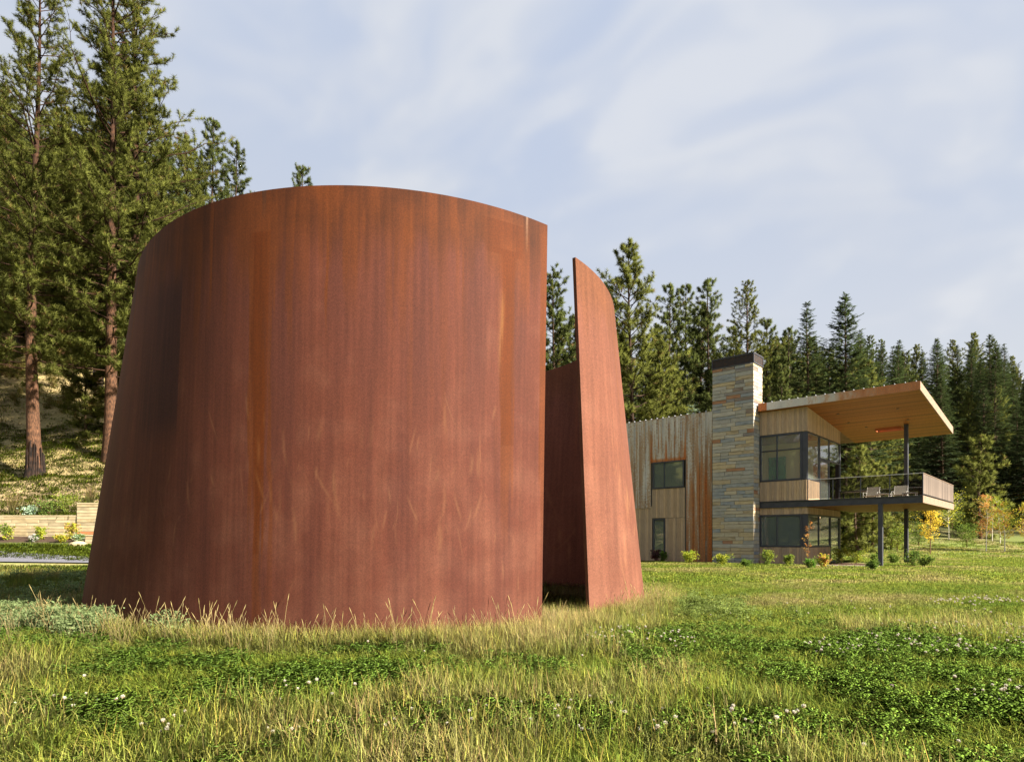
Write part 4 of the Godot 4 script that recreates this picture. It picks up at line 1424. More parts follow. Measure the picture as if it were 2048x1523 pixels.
	grow.call("fir", 1, 1795, 92.0, 22.0, 1.9, "fir at the low dip of the skyline right of the broad tiered fir", "")
	for q in [[1290, 72, 22], [1350, 70, 20], [1440, 62, 19], [1465, 80, 24], [1240, 66, 20], [1185, 64, 22], [1120, 84, 24], [1560, 62, 18], [1640, 74, 20], [1660, 84, 22], [1700, 86, 21], [1545, 86, 23], [1600, 88, 23], [1395, 90, 24], [1315, 92, 26], [1255, 90, 26], [1480, 95, 24], [1080, 74, 24], [1030, 80, 22], [960, 84, 22], [1510, 58, 15], [1585, 58, 13]]:
		grow.call("pine", [3, 4, 4, 5][r.randi() % 4], q[0] + r.randf_range(-6, 6), q[1], q[2] * r.randf_range(0.92, 1.06), r.randf() * TAU, "green pine packed in the forest edge behind the house", "pines of the forest edge behind the house")
	# the same forest going on outside the picture, left of the camera and right of the field
	for i in 46:
		var at := Vector3(r.randf_range(-80, -44), 0, r.randf_range(-36, 40))
		var o := copy_of(made["pine%d" % (3 + i % 3)], "pine_tree", at, r.randf() * TAU, r.randf_range(0.85, 1.15), "green pine standing left of the meadow, outside the picture", "pine tree", "pines outside the picture")
		o.position.y = hgt(at.x, -at.z) - 0.1
	for i in 22:
		var at := Vector3(r.randf_range(72, 130), 0, r.randf_range(-100, -34))
		var o := copy_of(made["pine%d" % (3 + i % 3)], "pine_tree", at, r.randf() * TAU, r.randf_range(0.7, 1.0), "green pine standing right of the field, outside the picture", "pine tree", "pines right of the picture")
		o.position.y = hgt(at.x, -at.z) - 0.1
	# trees of the slope behind the sculpture, lower than its rim as seen from the meadow
	for i in 30:
		var px := 420.0 + 20.5 * i + r.randf_range(-8, 8)
		var d := r.randf_range(62.0, 98.0)
		var high := minf(r.randf_range(14.0, 20.0), 0.5 * d + EYE - at_px(px, d).y - 3.0)
		if high > 5.0:
			grow.call("pine", 3 + i % 3, px, d, high, r.randf() * TAU, "green pine on the slope hidden behind the steel sculpture", "pines behind the sculpture")
	# light green pines seen past the deck
	grow.call("pine", 6, 1716, 58.0, 9.6, 0.4, "sunlit light green pine seen behind the bay's far corner post", "")
	grow.call("pine", 6, 1745, 60.0, 8.6, 2.0, "sunlit light green pine seen over the middle of the deck railing", "")
	grow.call("pine", 6, 1782, 63.0, 6.8, 3.3, "smaller light green pine beside the rear deck post, over the railing", "")
	grow.call("pine", 6, 1962, 74.0, 11.8, 1.0, "lighter green young pine in front of the dark forest right of the deck", "")
	grow.call("fir", 1, 2034, 88.0, 15.0, 0.7, "olive lit fir at the right edge in front of the shaded forest", "")
	# ---- the shaded forest on the right
	var placed := []
	var tries := 0
	var count := 0
	while count < 200 and tries < 6000:
		tries += 1
		var d := r.randf_range(80.0, 185.0)
		var px := r.randf_range(1540.0, 2330.0)
		if px < 1780.0 and d < 92.0:
			continue
		var at := at_px(px, d)
		var ok := true
		for p in placed:
			if Vector2(p.x - at.x, p.z - at.z).length() < 3.2:
				ok = false
				break
		if not ok:
			continue
		placed.append(at)
		count += 1
		var high := r.randf_range(13.0, 24.0)
		if d < 95.0:
			high *= 0.85
		var fir := r.randf() < 0.74
		grow.call("fir" if fir else "pine", r.randi() % 3 if fir else 3 + r.randi() % 3, px, d, high, r.randf() * TAU, "dark %s standing in the shaded forest that climbs the hill on the right" % ("fir" if fir else "pine"), "conifers of the right hillside")
	# ---- young trees and bushes in the field on the right
	var gold := [Color(0.42, 0.30, 0.04), Color(0.48, 0.36, 0.06), Color(0.36, 0.28, 0.04)]
	var lime := [Color(0.24, 0.25, 0.03), Color(0.32, 0.29, 0.04), Color(0.17, 0.20, 0.03)]
	var red := [Color(0.36, 0.13, 0.06), Color(0.40, 0.2, 0.07), Color(0.28, 0.22, 0.05), Color(0.42, 0.24, 0.09)]
	var green := [Color(0.085, 0.13, 0.025), Color(0.11, 0.15, 0.03), Color(0.06, 0.095, 0.02)]
	var young := func(called: String, seed_: int, px: float, d: float, high: float, clear: float, reach: float, tones: Array, wood: Material, label: String, limbs := 46, leaves := 26, leaf := 0.13) -> void:
		plant(called, leafy_meshes(seed_, high, clear, reach, 1, limbs, leaves, leaf, tones, 0.05), wood, M.leaves, at_px(px, d), 0.0, 1.0, label, "tree")
	young.call("young_aspen", 301, 1861, 55.0, 4.0, 0.26, 1.25, gold, M.twig, "bright golden yellow young aspen right of the rear deck post")
	young.call("young_aspen", 302, 1898, 72.0, 5.0, 0.3, 2.6, lime, M.birch, "yellow green spreading young tree right of and behind the golden aspen")
	young.call("young_birch", 303, 1973, 60.0, 5.2, 0.24, 1.5, red, M.birch, "white trunked young birch with red and orange leaves in the field")
	young.call("young_birch", 304, 2010, 60.0, 4.6, 0.24, 1.1, [lime[0], lime[1], Color(0.38, 0.24, 0.06)], M.birch, "white double trunked young birch with yellow green leaves right of the red one")
	young.call("young_birch", 305, 1985, 72.0, 4.6, 0.26, 1.1, lime, M.birch, "thin pale trunk behind the red leaved birch")
	young.call("young_birch", 306, 2001, 70.0, 5.2, 0.26, 1.2, [lime[0], green[1]], M.birch, "thin pale birch between the red leaved and the double trunked one")
	young.call("young_birch", 307, 2050, 60.0, 4.6, 0.24, 1.5, [lime[1], red[3]], M.birch, "orange tinted birch cut by the right edge of the picture")
	young.call("young_birch", 308, 2074, 62.0, 4.2, 0.24, 1.4, lime, M.birch, "yellow green birch just past the right edge of the picture")
	var bush := func(called: String, seed_: int, px: float, d: float, high: float, reach: float, tones: Array, label: String, group := "") -> void:
		plant(called, leafy_meshes(seed_, high, 0.1, reach, 7, 10, 26, 0.11, tones, 0.02), M.twig, M.leaves, at_px(px, d), 0.0, 1.0, label, "bush", group, "stems", "leaves")
	bush.call("green_bush", 321, 1934, 66.0, 2.4, 1.5, green, "round green bush between the golden aspen and the red birch")
	bush.call("green_bush", 322, 1838, 66.0, 2.5, 1.4, [green[0], green[2]], "dark green bush just left of the golden aspen's trunk")
	bush.call("green_bush", 323, 1795, 60.0, 2.6, 1.4, [green[0], lime[2]], "olive bush seen under the deck between the two posts")
	bush.call("green_bush", 324, 1712, 62.0, 2.2, 1.2, green, "green bush under the deck beside the lower corner post")
	bush.call("yellow_bush", 325, 1812, 78.0, 4.0, 2.0, lime, "tall yellow green bush under the deck behind the rear post")
	bush.call("yellow_bush", 326, 1770, 76.0, 4.4, 2.0, [lime[0], Color(0.36, 0.28, 0.1)], "straw coloured tall bush under the deck left of the rear post")
	bush.call("yellow_bush", 327, 2030, 84.0, 4.6, 3.0, [Color(0.30, 0.26, 0.04), lime[0]], "mustard yellow thicket at the forest foot at the right edge")
	bush.call("yellow_bush", 328, 2066, 82.0, 5.0, 3.0, [Color(0.30, 0.26, 0.04), green[1]], "mustard and green thicket just past the right edge")
	for q in [[1690, 80], [1735, 82], [1860, 84], [1890, 86], [1925, 82], [1955, 86], [1995, 84], [1835, 88], [2015, 78], [1660, 70], [1905, 78]]:
		bush.call("forest_foot_shrub", 340 + int(q[0]), q[0], q[1], r.randf_range(2.0, 3.2), 1.9, [[lime[2], green[1]], [green[0], Color(0.2, 0.16, 0.05)], [lime[0], green[0]]][r.randi() % 3], "low mixed shrub along the foot of the forest behind the field", "shrubs at the forest foot")
	young.call("young_fir", 361, 1746, 66.0, 0.4, 0.2, 0.3, green, M.twig, "tiny seedling in the grass under the deck", 6, 8, 0.08)
	grow.call("fir", 4, 1745, 62.0, 4.6, 1.0, "small pointed spruce seen under the deck left of the front post", "")
	# ---- planting along the house
	var bed := func(called: String, seed_: int, px: float, base_y: float, hp: float, wide: float, tones: Array, label: String) -> void:
		var d := EYE * FOCAL / (base_y - 1083.0)
		var high := hp / FOCAL * d
		plant(called, leafy_meshes(seed_, high, 0.12, high * wide, 6, 7, 26, 0.075, tones, 0.012), M.twig, M.leaves, at_px(px, d), 0.0, 1.0, label, "shrub", "", "stems", "leaves")
	bed.call("bed_shrub", 401, 1328, 1124.5, 24, 0.5, [green[2], green[0]], "small dark green shrub below the narrow window of the metal clad wing")
	bed.call("bed_shrub", 402, 1311, 1124.2, 26, 0.5, [Color(0.10, 0.03, 0.035), Color(0.06, 0.03, 0.03)], "dark purple leaved shrub at the narrow window's left corner")
	bed.call("bed_shrub", 403, 1379, 1128.0, 29, 0.6, [lime[0], lime[2], Color(0.2, 0.26, 0.03)], "bright yellow green shrub in front of the rusted metal sheets")
	bed.call("bed_shrub", 404, 1445, 1132.0, 26, 0.75, [lime[0], green[1]], "yellow green shrub against the foot of the stone chimney")
	bed.call("bed_shrub", 405, 1493, 1135.0, 17, 0.7, [green[2], green[0]], "low dark shrub at the chimney's right front corner")
	bed.call("bed_shrub", 406, 1536, 1132.0, 36, 0.42, [green[1], lime[2]], "upright green shrub under the lower front window, nearest the chimney")
	bed.call("bed_shrub", 407, 1577, 1134.0, 26, 0.4, [green[1], lime[2]], "thin wispy shrub under the lower front window, away from the chimney")
	bed.call("bed_shrub", 408, 1621, 1138.5, 21, 0.6, [Color(0.07, 0.15, 0.02), green[1]], "fresh green low shrub at the house corner")
	bed.call("bed_shrub", 409, 1647, 1138.0, 34, 0.5, [Color(0.30, 0.16, 0.06), green[1], lime[1]], "orange tinted shrub right of the house corner")
	bed.call("bed_shrub", 410, 1683, 1128.0, 30, 0.8, [lime[0], green[1]], "yellow green shrub before the low side window")
	bed.call("bed_shrub", 411, 1713, 1128.0, 30, 0.8, [lime[2], lime[0], green[0]], "yellow green shrub beside the lower corner post")
	bed.call("bed_shrub", 412, 1748, 1141.0, 19, 0.7, [green[2], green[0]], "low dark shrub left of the front deck post")
	bed.call("bed_shrub", 413, 1752, 1128.0, 24, 0.5, [green[0], green[1]], "green shrub behind the front deck post")
	bed.call("bed_shrub", 414, 1789, 1128.0, 20, 0.7, [green[0], green[1]], "green shrub between the two deck posts")
	bed.call("bed_shrub", 415, 1826, 1134.0, 32, 0.8, [green[2], green[0]], "wide dark green shrub at the foot of the rear deck post")
	bed.call("bed_shrub", 416, 1849, 1135.0, 24, 0.8, [green[2], green[1]], "spreading dark green shrub at the right end of the planting bed")
	var sd := EYE * FOCAL / 53.0
	plant("orange_sapling", leafy_meshes(421, 95.0 / FOCAL * sd, 0.25, 0.3, 1, 14, 9, 0.09, [Color(0.26, 0.12, 0.04), Color(0.24, 0.15, 0.05)], 0.02), M.twig, M.leaves, at_px(1615, sd), 0.0, 1.0, "slim sapling with orange leaves at the house corner", "sapling")
	# ---- planting at the retaining walls
	var wallp := func(called: String, seed_: int, px: float, d: float, high: float, wide: float, tones: Array, label: String) -> void:
		plant(called, leafy_meshes(seed_, high, 0.05, high * wide, 8, 6, 16, 0.08, tones, 0.01), M.twig, M.leaves, at_px(px, d), 0.0, 1.0, label, "shrub", "", "stems", "leaves")
	wallp.call("wall_shrub", 431, 12, 30.3, 0.75, 0.5, [lime[0], green[1]], "leafy yellow green plant before the stone wall at the left edge")
	wallp.call("wall_shrub", 432, 80, 30.4, 0.6, 0.5, [lime[0], lime[2]], "middle one of three plants before the stone wall")
	wallp.call("wall_shrub", 433, 144, 30.4, 0.8, 0.4, [lime[0], Color(0.3, 0.22, 0.06)], "right hand one of three plants before the stone wall")
	wallp.call("wall_shrub", 434, 68, 30.0, 0.28, 0.9, [Color(0.3, 0.29, 0.28), green[2]], "low white flowering cushion in the mulch bed")
	wallp.call("wall_shrub", 435, 122, 29.8, 0.3, 0.9, [Color(0.3, 0.25, 0.03), lime[2]], "low yellow flowering cushion at the lawn's edge")
	wallp.call("wall_shrub", 436, 58, 32.0, 0.42, 1.1, [Color(0.30, 0.38, 0.30), Color(0.22, 0.3, 0.22)], "silvery green cushion on top of the stone wall")
	wallp.call("wall_shrub", 437, 96, 32.0, 0.8, 0.8, green, "dark green mound on the terrace above the stone wall")
	wallp.call("wall_shrub", 438, 132, 32.4, 1.0, 0.8, [green[1], lime[2]], "broad green mound on the terrace beside the higher wall block")
	wallp.call("wall_shrub", 439, 158, 29.9, 0.34, 0.9, [Color(0.24, 0.3, 0.2), green[1]], "grey green cushion beside the boulder at the lawn's edge")

# ---------------------------------------------------------------- grass and flowers
func blade(b: MB, r: RandomNumberGenerator, o: Vector3, high: float, wid: float, lean: float, c0: Color, c1: Color) -> void:
	var a := r.randf() * TAU
	var d := Vector3(cos(a), 0, sin(a))
	var s := Vector3(-d.z, 0, d.x) * wid * 0.5
	var m := o + d * high * lean * 0.35 + Vector3(0, high * 0.6, 0)
	var e := o + d * high * lean + Vector3(0, high * (1.0 - lean * 0.3), 0)
	var n := (Vector3(0, 0.75, 0) - d * 0.5 + s.normalized() * r.randf_range(-0.5, 0.5)).normalized()
	b.v.append_array(PackedVector3Array([o - s, o + s, m + s * 0.8, o - s, m + s * 0.8, m - s * 0.8, m - s * 0.8, m + s * 0.8, e]))
	for k in 9:
		b.n.push_back(n)
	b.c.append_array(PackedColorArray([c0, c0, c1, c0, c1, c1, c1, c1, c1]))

func grass_mesh(seed_: int, count: int, spread: float, h0: float, h1: float, wid: float, lean: float, c0: Color, c1: Color, dry_share := 0.18) -> ArrayMesh:
	var r := RandomNumberGenerator.new()
	r.seed = seed_
	var b := MB.new()
	b.use_c = true
	for i in count:
		var q := r.randf_range(0.6, 1.4)
		var hue := Color(1, 1, 1)
		if dry_share > 0.0 and r.randf() < dry_share:      # a dead blade among the green ones
			hue = Color(1.55, 1.15, 1.9)
		blade(b, r, Vector3(r.randf_range(-1, 1) * spread, -0.01, r.randf_range(-1, 1) * spread), r.randf_range(h0, h1), wid * r.randf_range(0.7, 1.2), lean * r.randf_range(0.2, 1.4), c0 * hue * q, c1 * hue * q)
	return b.mesh()

func stalk_mesh(seed_: int, count: int, spread: float, h0: float, h1: float) -> ArrayMesh:      # dry stems with seed heads
	var r := RandomNumberGenerator.new()
	r.seed = seed_
	var b := MB.new()
	for i in count:
		var o := Vector3(r.randf_range(-1, 1) * spread, 0, r.randf_range(-1, 1) * spread)
		var a := r.randf() * TAU
		var d := Vector3(cos(a), 0, sin(a)) * r.randf_range(0.05, 0.5)
		var h := r.randf_range(h0, h1)
		var p := PackedVector3Array()
		for k in 5:
			var f := k / 4.0
			p.push_back(o + Vector3(0, h * (f - 0.12 * d.length() * f * f), 0) + d * h * f * f)
		b.tube(p, PackedFloat32Array([0.0022, 0.002, 0.0018, 0.0015, 0.0012]), 3)
		var ax := (p[4] - p[3]).normalized()
		var hl := r.randf_range(0.05, 0.1)
		b.tube(PackedVector3Array([p[4] - ax * hl * 0.7, p[4] - ax * hl * 0.2, p[4] + ax * hl * 0.3]), PackedFloat32Array([0.0015, 0.0034, 0.0008]), 4)
	b.paint(Color(0.42, 0.34, 0.17))
	return b.mesh()

func clover_mesh(seed_: int, count: int, spread: float, tone: Color) -> ArrayMesh:
	var r := RandomNumberGenerator.new()
	r.seed = seed_
	var b := MB.new()
	b.use_c = true
	for i in count:
		var o := Vector3(r.randf_range(-1, 1) * spread, 0, r.randf_range(-1, 1) * spread)
		var h := r.randf_range(0.05, 0.14)
		var top := o + Vector3(r.randf_range(-0.03, 0.03), h, r.randf_range(-0.03, 0.03))
		var w := Vector3(0.001, 0, 0)
		b.tri(o - w, o + w, top)
		b.paint(tone * 0.8)
		var a0 := r.randf() * TAU
		var tilt := Vector3(r.randf_range(-0.5, 0.5), 1, r.randf_range(-0.5, 0.5)).normalized()
		var bs := basis_to(tilt, a0)
		var q := r.randf_range(0.75, 1.25)
		for k in 3:
			var a := TAU * k / 3.0
			var s := r.randf_range(0.016, 0.026)
			var d := Vector3(cos(a), 0.12, sin(a)) * s
			var p := Vector3(-sin(a), 0, cos(a)) * s * 0.5
			var e := [top, top + bs * (d * 0.55 + p), top + bs * (d + p * 0.45), top + bs * (d * 1.0 - p * 0.45), top + bs * (d * 0.55 - p)]
			b.v.append_array(PackedVector3Array([e[0], e[1], e[2], e[0], e[2], e[3], e[0], e[3], e[4]]))
			for z in 9:
				b.n.push_back((tilt + bs * Vector3(cos(a), 0, sin(a)) * 0.2).normalized())
			b.paint(tone * q)
	return b.mesh()

func flower_head(seed_: int, tone: Color, low: Color) -> ArrayMesh:      # a ball of small florets
	var r := RandomNumberGenerator.new()
	r.seed = seed_
	var b := MB.new()
	b.use_c = true
	for i in 34:
		var y := 1.0 - 1.75 * (i + 0.5) / 34.0
		var a := i * 2.4
		var q := sqrt(1.0 - y * y)
		var d := Vector3(q * cos(a), y, q * sin(a))
		var p := d.cross(Vector3.UP).normalized() * 0.0034
		var u := d.cross(p).normalized() * 0.0034
		var o := d * 0.006
		var e := d * r.randf_range(0.0125, 0.0155) + Vector3(0, 0.002, 0)
		b.tri(o + p, o - p + u, e + p * 0.7)
		b.tri(o - p, o + p - u, e - p * 0.7)
		b.tri(e + p, e - p, e + u * 1.4)
		b.paint((tone if y > -0.2 else low) * r.randf_range(0.85, 1.1))
	return b.mesh()

func scatter(called: String, label: String, mesh: ArrayMesh, m: Material, spots: Array) -> void:
	# spots: [Vector3, size, colour]
	if spots.is_empty():
		return
	var mm := MultiMesh.new()
	mm.transform_format = MultiMesh.TRANSFORM_3D
	mm.use_colors = true
	mm.mesh = mesh
	mm.instance_count = spots.size()
	for i in spots.size():
		var s: Array = spots[i]
		var k: float = s[1]
		mm.set_instance_transform(i, Transform3D(Basis(Vector3.UP, rng.randf() * TAU).scaled(Vector3(k, k * rng.randf_range(0.85, 1.15), k)), s[0]))
		mm.set_instance_color(i, s[2])
	var o := MultiMeshInstance3D.new()
	o.name = numbered(called)
	o.multimesh = mm
	o.material_override = m
	add_child(o)
	tag(o, label, "grass" if called.contains("grass") or called.contains("stalk") else "clover" if called.contains("clover") else "weeds")
	o.set_meta("kind", "stuff")

func in_sculpture(x: float, d: float) -> float:      # distance outside the foot of the steel, negative inside
	var dx := x + 2.2
	var dz := d - 12.6
	var p := atan2(-dx, -dz)
	if p < -0.63:
		p += TAU
	if p > 5.29:
		return Vector2(dx, dz).length() - lerpf(radial(BOTC, 5.29), radial(BOTC, -0.62), (p - 5.29) / 0.37)
	return Vector2(dx, dz).length() - radial(BOTC, p)

const CLOVER := [[1900, 1300, 230, 40], [2020, 1300, 120, 45], [1700, 1320, 120, 22], [1240, 1295, 90, 26], [1350, 1300, 60, 18], [1420, 1480, 260, 46], [1180, 1470, 150, 40], [900, 1470, 240, 44], [640, 1500, 170, 30], [620, 1420, 150, 30], [120, 1440, 160, 34], [300, 1490, 160, 26], [2000, 1420, 110, 26], [1860, 1190, 190, 7], [1960, 1215, 120, 8], [1750, 1130, 200, 5], [1520, 1500, 180, 30]]

func clover_at(px: float, py: float) -> float:
	var k := 0.0
	for q in CLOVER:
		var e := Vector2((px - q[0]) / q[2], (py - q[1]) / q[3]).length()
		k = maxf(k, 1.0 - e * e)
	return k

func make_grass() -> void:
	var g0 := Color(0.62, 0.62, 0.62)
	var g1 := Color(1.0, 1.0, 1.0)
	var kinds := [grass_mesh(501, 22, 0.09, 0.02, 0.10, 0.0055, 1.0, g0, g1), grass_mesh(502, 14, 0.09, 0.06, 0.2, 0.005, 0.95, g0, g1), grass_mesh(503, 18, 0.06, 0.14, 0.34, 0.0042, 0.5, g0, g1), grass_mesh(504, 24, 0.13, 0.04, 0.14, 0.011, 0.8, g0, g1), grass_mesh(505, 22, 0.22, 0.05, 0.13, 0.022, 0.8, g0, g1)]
	var lists := [[], [], [], [], []]
	var stalks := []
	var clover := []
	var weeds := []
	var heads := []
	var r := rng
	var straw := Color(0.82, 0.69, 0.33)
	var lush := Color(0.37, 0.52, 0.09)
	var lime := Color(0.64, 0.68, 0.13)
	var add := func(n: int, d0: float, d1: float, aside: bool) -> void:
		for i in n:
			# even over the ground within the view and a little to each side
			var d := sqrt(lerpf(d0 * d0, d1 * d1, r.randf()))
			var px := r.randf_range(-130.0, 2178.0)
			if aside:      # the meadow goes on beside the picture
				px = r.randf_range(-1500.0, -130.0) if i % 2 == 0 else r.randf_range(2178.0, 3500.0)
			var x := (px - 1024.0) / FOCAL * d
			var side := in_sculpture(x, d) if d < 20.0 and x > -9.0 and x < 4.0 else 9.0
			if side < 0.03 and side > -0.1:
				continue
			if side < -1.5 and px < 1060:
				continue
			var h := hgt(x, d)
			var py := 1083.0 + (EYE - h) / d * FOCAL
			if px < 300 and d > 22.3 and d < 31.3:
				if not (d > 26.0 + (x + 22.0) * -0.3 and d < 29.4):
					continue
			if d > 27.5 and px > 1270.0 and px < 1760.0:
				var lx := (x - 16.33) * 0.745 + (-d + 35.7) * 0.667
				var lz := (x - 16.33) * -0.667 + (-d + 35.7) * 0.745
				if lz < 1.1 and lx < 5.0 and lz > -7.0:
					continue
			var nb := noise_b.get_noise_2d(x, d)
			var nc := noise_c.get_noise_2d(x, d)
			var dry := clampf(0.26 + nb * 1.2 + nc * 0.9, 0.0, 1.0)
			var cl := clover_at(px, py) * 0.55 + nc * 0.8 + nb * -0.5
			if cl > 0.2:
				dry *= 0.4
			if side < 1.0 and side > 0.0:
				dry = lerpf(dry, 0.5, 0.5)
			if px < 300 and d > 24.0:
				dry = 0.15
			var c := lush.lerp(straw, dry) if r.randf() < 0.7 else lime.lerp(straw, dry * 0.6)
			if px < 300 and d > 24.0:
				c = Color(0.36, 0.46, 0.06)
			c *= r.randf_range(0.6, 1.35)
			c.a = 1.0
			var k := 0
			var s := r.randf_range(0.8, 1.25)
			if d < 9.5:
				k = 0 if r.randf() < 0.6 else 1
				if side < 0.8 + nb and side > -1.0 and r.randf() < 0.5 + nc:
					k = 2
				elif nb > 0.05 and r.randf() < 0.12:
					k = 2
				if r.randf() < ss(-0.1, 0.7, cl) * 0.6:
					if r.randf() < 0.85:
						clover.append([Vector3(x, h, -d), s, Color(1, 1, 1) * r.randf_range(0.75, 1.2)])
					continue
			elif d < 19.0:
				k = 3 if r.randf() < 0.75 else 1
				if side < 0.8 and side > -1.0:
					k = 2
				elif px < 200 and r.randf() < 0.5:
					k = 2
				c = c.lerp(Color(0.24, 0.4, 0.06), 0.7 * ss(0.1, 0.6, cl))
			else:
				k = 4
				s *= 1.0 + (d - 19.0) * 0.012
				c = c.lerp(Color(0.3, 0.45, 0.07), 0.6 * ss(0.1, 0.6, cl))
			lists[k].append([Vector3(x, h, -d), s, c])
	add.call(70000, 3.3, 9.5, false)
	add.call(9000, 1.2, 3.3, false)
	add.call(16000, 1.5, 9.5, true)
	add.call(22000, 9.5, 19.0, true)
	add.call(20000, 19.0, 46.0, true)
	add.call(52000, 9.5, 19.0, false)
	add.call(46000, 19.0, 46.0, false)
	add.call(9000, 46.0, 72.0, false)
	# tall dry stems: a fringe at the foot of the steel, then loose in the meadow
	for i in 380:
		var p := r.randf_range(-0.62, 2.2) if r.randf() < 0.85 else r.randf_range(4.7, 5.28)
		var q := radial(BOTC, p) + absf(r.randfn(0.0, 0.35)) + 0.06
		var x := -2.2 - q * sin(p)
		var d := 12.6 - q * cos(p)
		stalks.append([Vector3(x, hgt(x, d), -d), r.randf_range(0.6, 1.15), Color(1, 1, 1) * r.randf_range(0.7, 1.2)])
		if i % 2 == 0:
			lists[2].append([Vector3(x, hgt(x, d), -d), r.randf_range(0.7, 1.1), Color(0.56, 0.54, 0.16) * r.randf_range(0.7, 1.1)])
	for i in 130:
		var p := r.randf_range(-0.6, 1.6) if r.randf() < 0.8 else r.randf_range(4.75, 5.28)
		var q := radial(BOTC, p) + r.randf_range(0.08, 0.7)
		var x := -2.2 - q * sin(p)
		var d := 12.6 - q * cos(p)
		stalks.append([Vector3(x, hgt(x, d), -d), r.randf_range(0.8, 1.5), Color(1.2, 1.2, 1.1) * r.randf_range(0.8, 1.2)])
	for i in 420:
		var d := sqrt(lerpf(16.0, 400.0, r.randf()))
		var px := r.randf_range(-60, 2108)
		var x := (px - 1024.0) / FOCAL * d
		if in_sculpture(x, d) < 0.1:
			continue
		if noise_b.get_noise_2d(x, d) > -0.05:
			stalks.append([Vector3(x, hgt(x, d), -d), r.randf_range(0.35, 0.7), Color(1, 1, 1) * r.randf_range(0.7, 1.2)])
	for i in 260:
		var d := r.randf_range(7.6, 15.0)
		var x := (r.randf_range(-20, 260) - 1024.0) / FOCAL * d
		if in_sculpture(x, d) > 0.1:
			stalks.append([Vector3(x, hgt(x, d), -d), r.randf_range(0.5, 1.0), Color(1, 1, 1) * r.randf_range(0.7, 1.2)])
	# bluish leafy weeds left of the steel, and a green clump right of it
	for i in 900:
		var d := r.randf_range(8.2, 18.0)
		var px := r.randf_range(-60, 300)
		if r.randf() < 0.5:
			px = r.randf_range(120, 470)
			d = r.randf_range(8.0, 9.6)
		var x := (px - 1024.0) / FOCAL * d
		if in_sculpture(x, d) < 0.15 or noise_b.get_noise_2d(x * 2.0, d * 2.0) < -0.12:
			continue
		weeds.append([Vector3(x, hgt(x, d), -d), r.randf_range(0.7, 1.3), Color(0.56, 0.5, 0.45) * r.randf_range(0.7, 1.15)])
	for i in 90:
		var a := r.randf() * TAU
		var q := absf(r.randfn(0.0, 0.55))
		var d := 11.8 + sin(a) * q * 2.2
		var x := (1385.0 - 1024.0) / FOCAL * 11.8 + cos(a) * q * 1.3
		if in_sculpture(x, d) < 0.15:
			continue
		weeds.append([Vector3(x, hgt(x, d), -d), r.randf_range(0.45, 1.1), Color(0.55, 0.5, 0.28) * r.randf_range(0.7, 1.15)])
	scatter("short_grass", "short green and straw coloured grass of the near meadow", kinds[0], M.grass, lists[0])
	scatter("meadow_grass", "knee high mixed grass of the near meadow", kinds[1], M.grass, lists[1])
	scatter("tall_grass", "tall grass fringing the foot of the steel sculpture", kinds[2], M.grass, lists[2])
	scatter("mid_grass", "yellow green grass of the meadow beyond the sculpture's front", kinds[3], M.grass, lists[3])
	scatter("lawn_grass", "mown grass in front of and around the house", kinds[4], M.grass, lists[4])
	scatter("dry_stalks", "tall dry seed stalks rising against the rusted steel", stalk_mesh(511, 3, 0.05, 0.3, 0.62), M.grass, stalks)
	scatter("clover_leaves", "dense dark green clover leaves in patches across the near meadow", clover_mesh(512, 12, 0.06, Color(0.40, 0.66, 0.13)), M.grass, clover)
	var lw := leafy_meshes(513, 0.34, 0.1, 0.16, 4, 9, 9, 0.03, [Color(0.19, 0.28, 0.13), Color(0.25, 0.35, 0.17)], 0.003)
	scatter("leafy_weeds", "bushy blue green weeds beside the foot of the steel", lw[1], M.grass, weeds)
	# dry bunch grass and low brush over the left hillside
	var hill := []
	for i in 1100:
		var d := r.randf_range(31.6, 70.0)
		var x := (r.randf_range(-160, 420) - 1024.0) / FOCAL * d
		var n := noise_b.get_noise_2d(x, d) + 0.6 * noise_c.get_noise_2d(x, d)
		if d < 38.0 and d > 33.4 and r.randf() < 0.85 - n:
			continue
		var c := Color(0.8, 0.64, 0.28).lerp(Color(0.5, 0.46, 0.14), clampf(n * 2.0 + 0.1, 0.0, 1.0)) * r.randf_range(0.7, 1.2)
		c.a = 1.0
		hill.append([Vector3(x, hgt(x, d) - 0.02, -d), r.randf_range(1.0, 2.4) * (1.0 if d > 36.0 else 0.7), c])
	scatter("hillside_grass", "dry tan and olive bunch grass over the slope on the left", kinds[4], M.grass, hill)
	var brush := []
	for i in 110:
		var d := r.randf_range(47.0, 76.0)
		var x := (r.randf_range(-160, 420) - 1024.0) / FOCAL * d
		brush.append([Vector3(x, hgt(x, d), -d), r.randf_range(0.5, 1.4), Color(0.45, 0.42, 0.42) * r.randf_range(0.7, 1.2)])
	scatter("hillside_weeds", "low olive brush between the pines on the left slope", leafy_meshes(514, 1.0, 0.05, 0.55, 6, 7, 16, 0.1, [Color(0.24, 0.25, 0.07), Color(0.34, 0.28, 0.1)], 0.01)[1], M.grass, brush)
	# bunches of ornamental grass on the terrace
	var tuft := grass_mesh(515, 130, 0.13, 0.6, 1.3, 0.012, 0.55, Color(0.2, 0.3, 0.06), Color(0.6, 0.48, 0.2))
	var i2 := 0
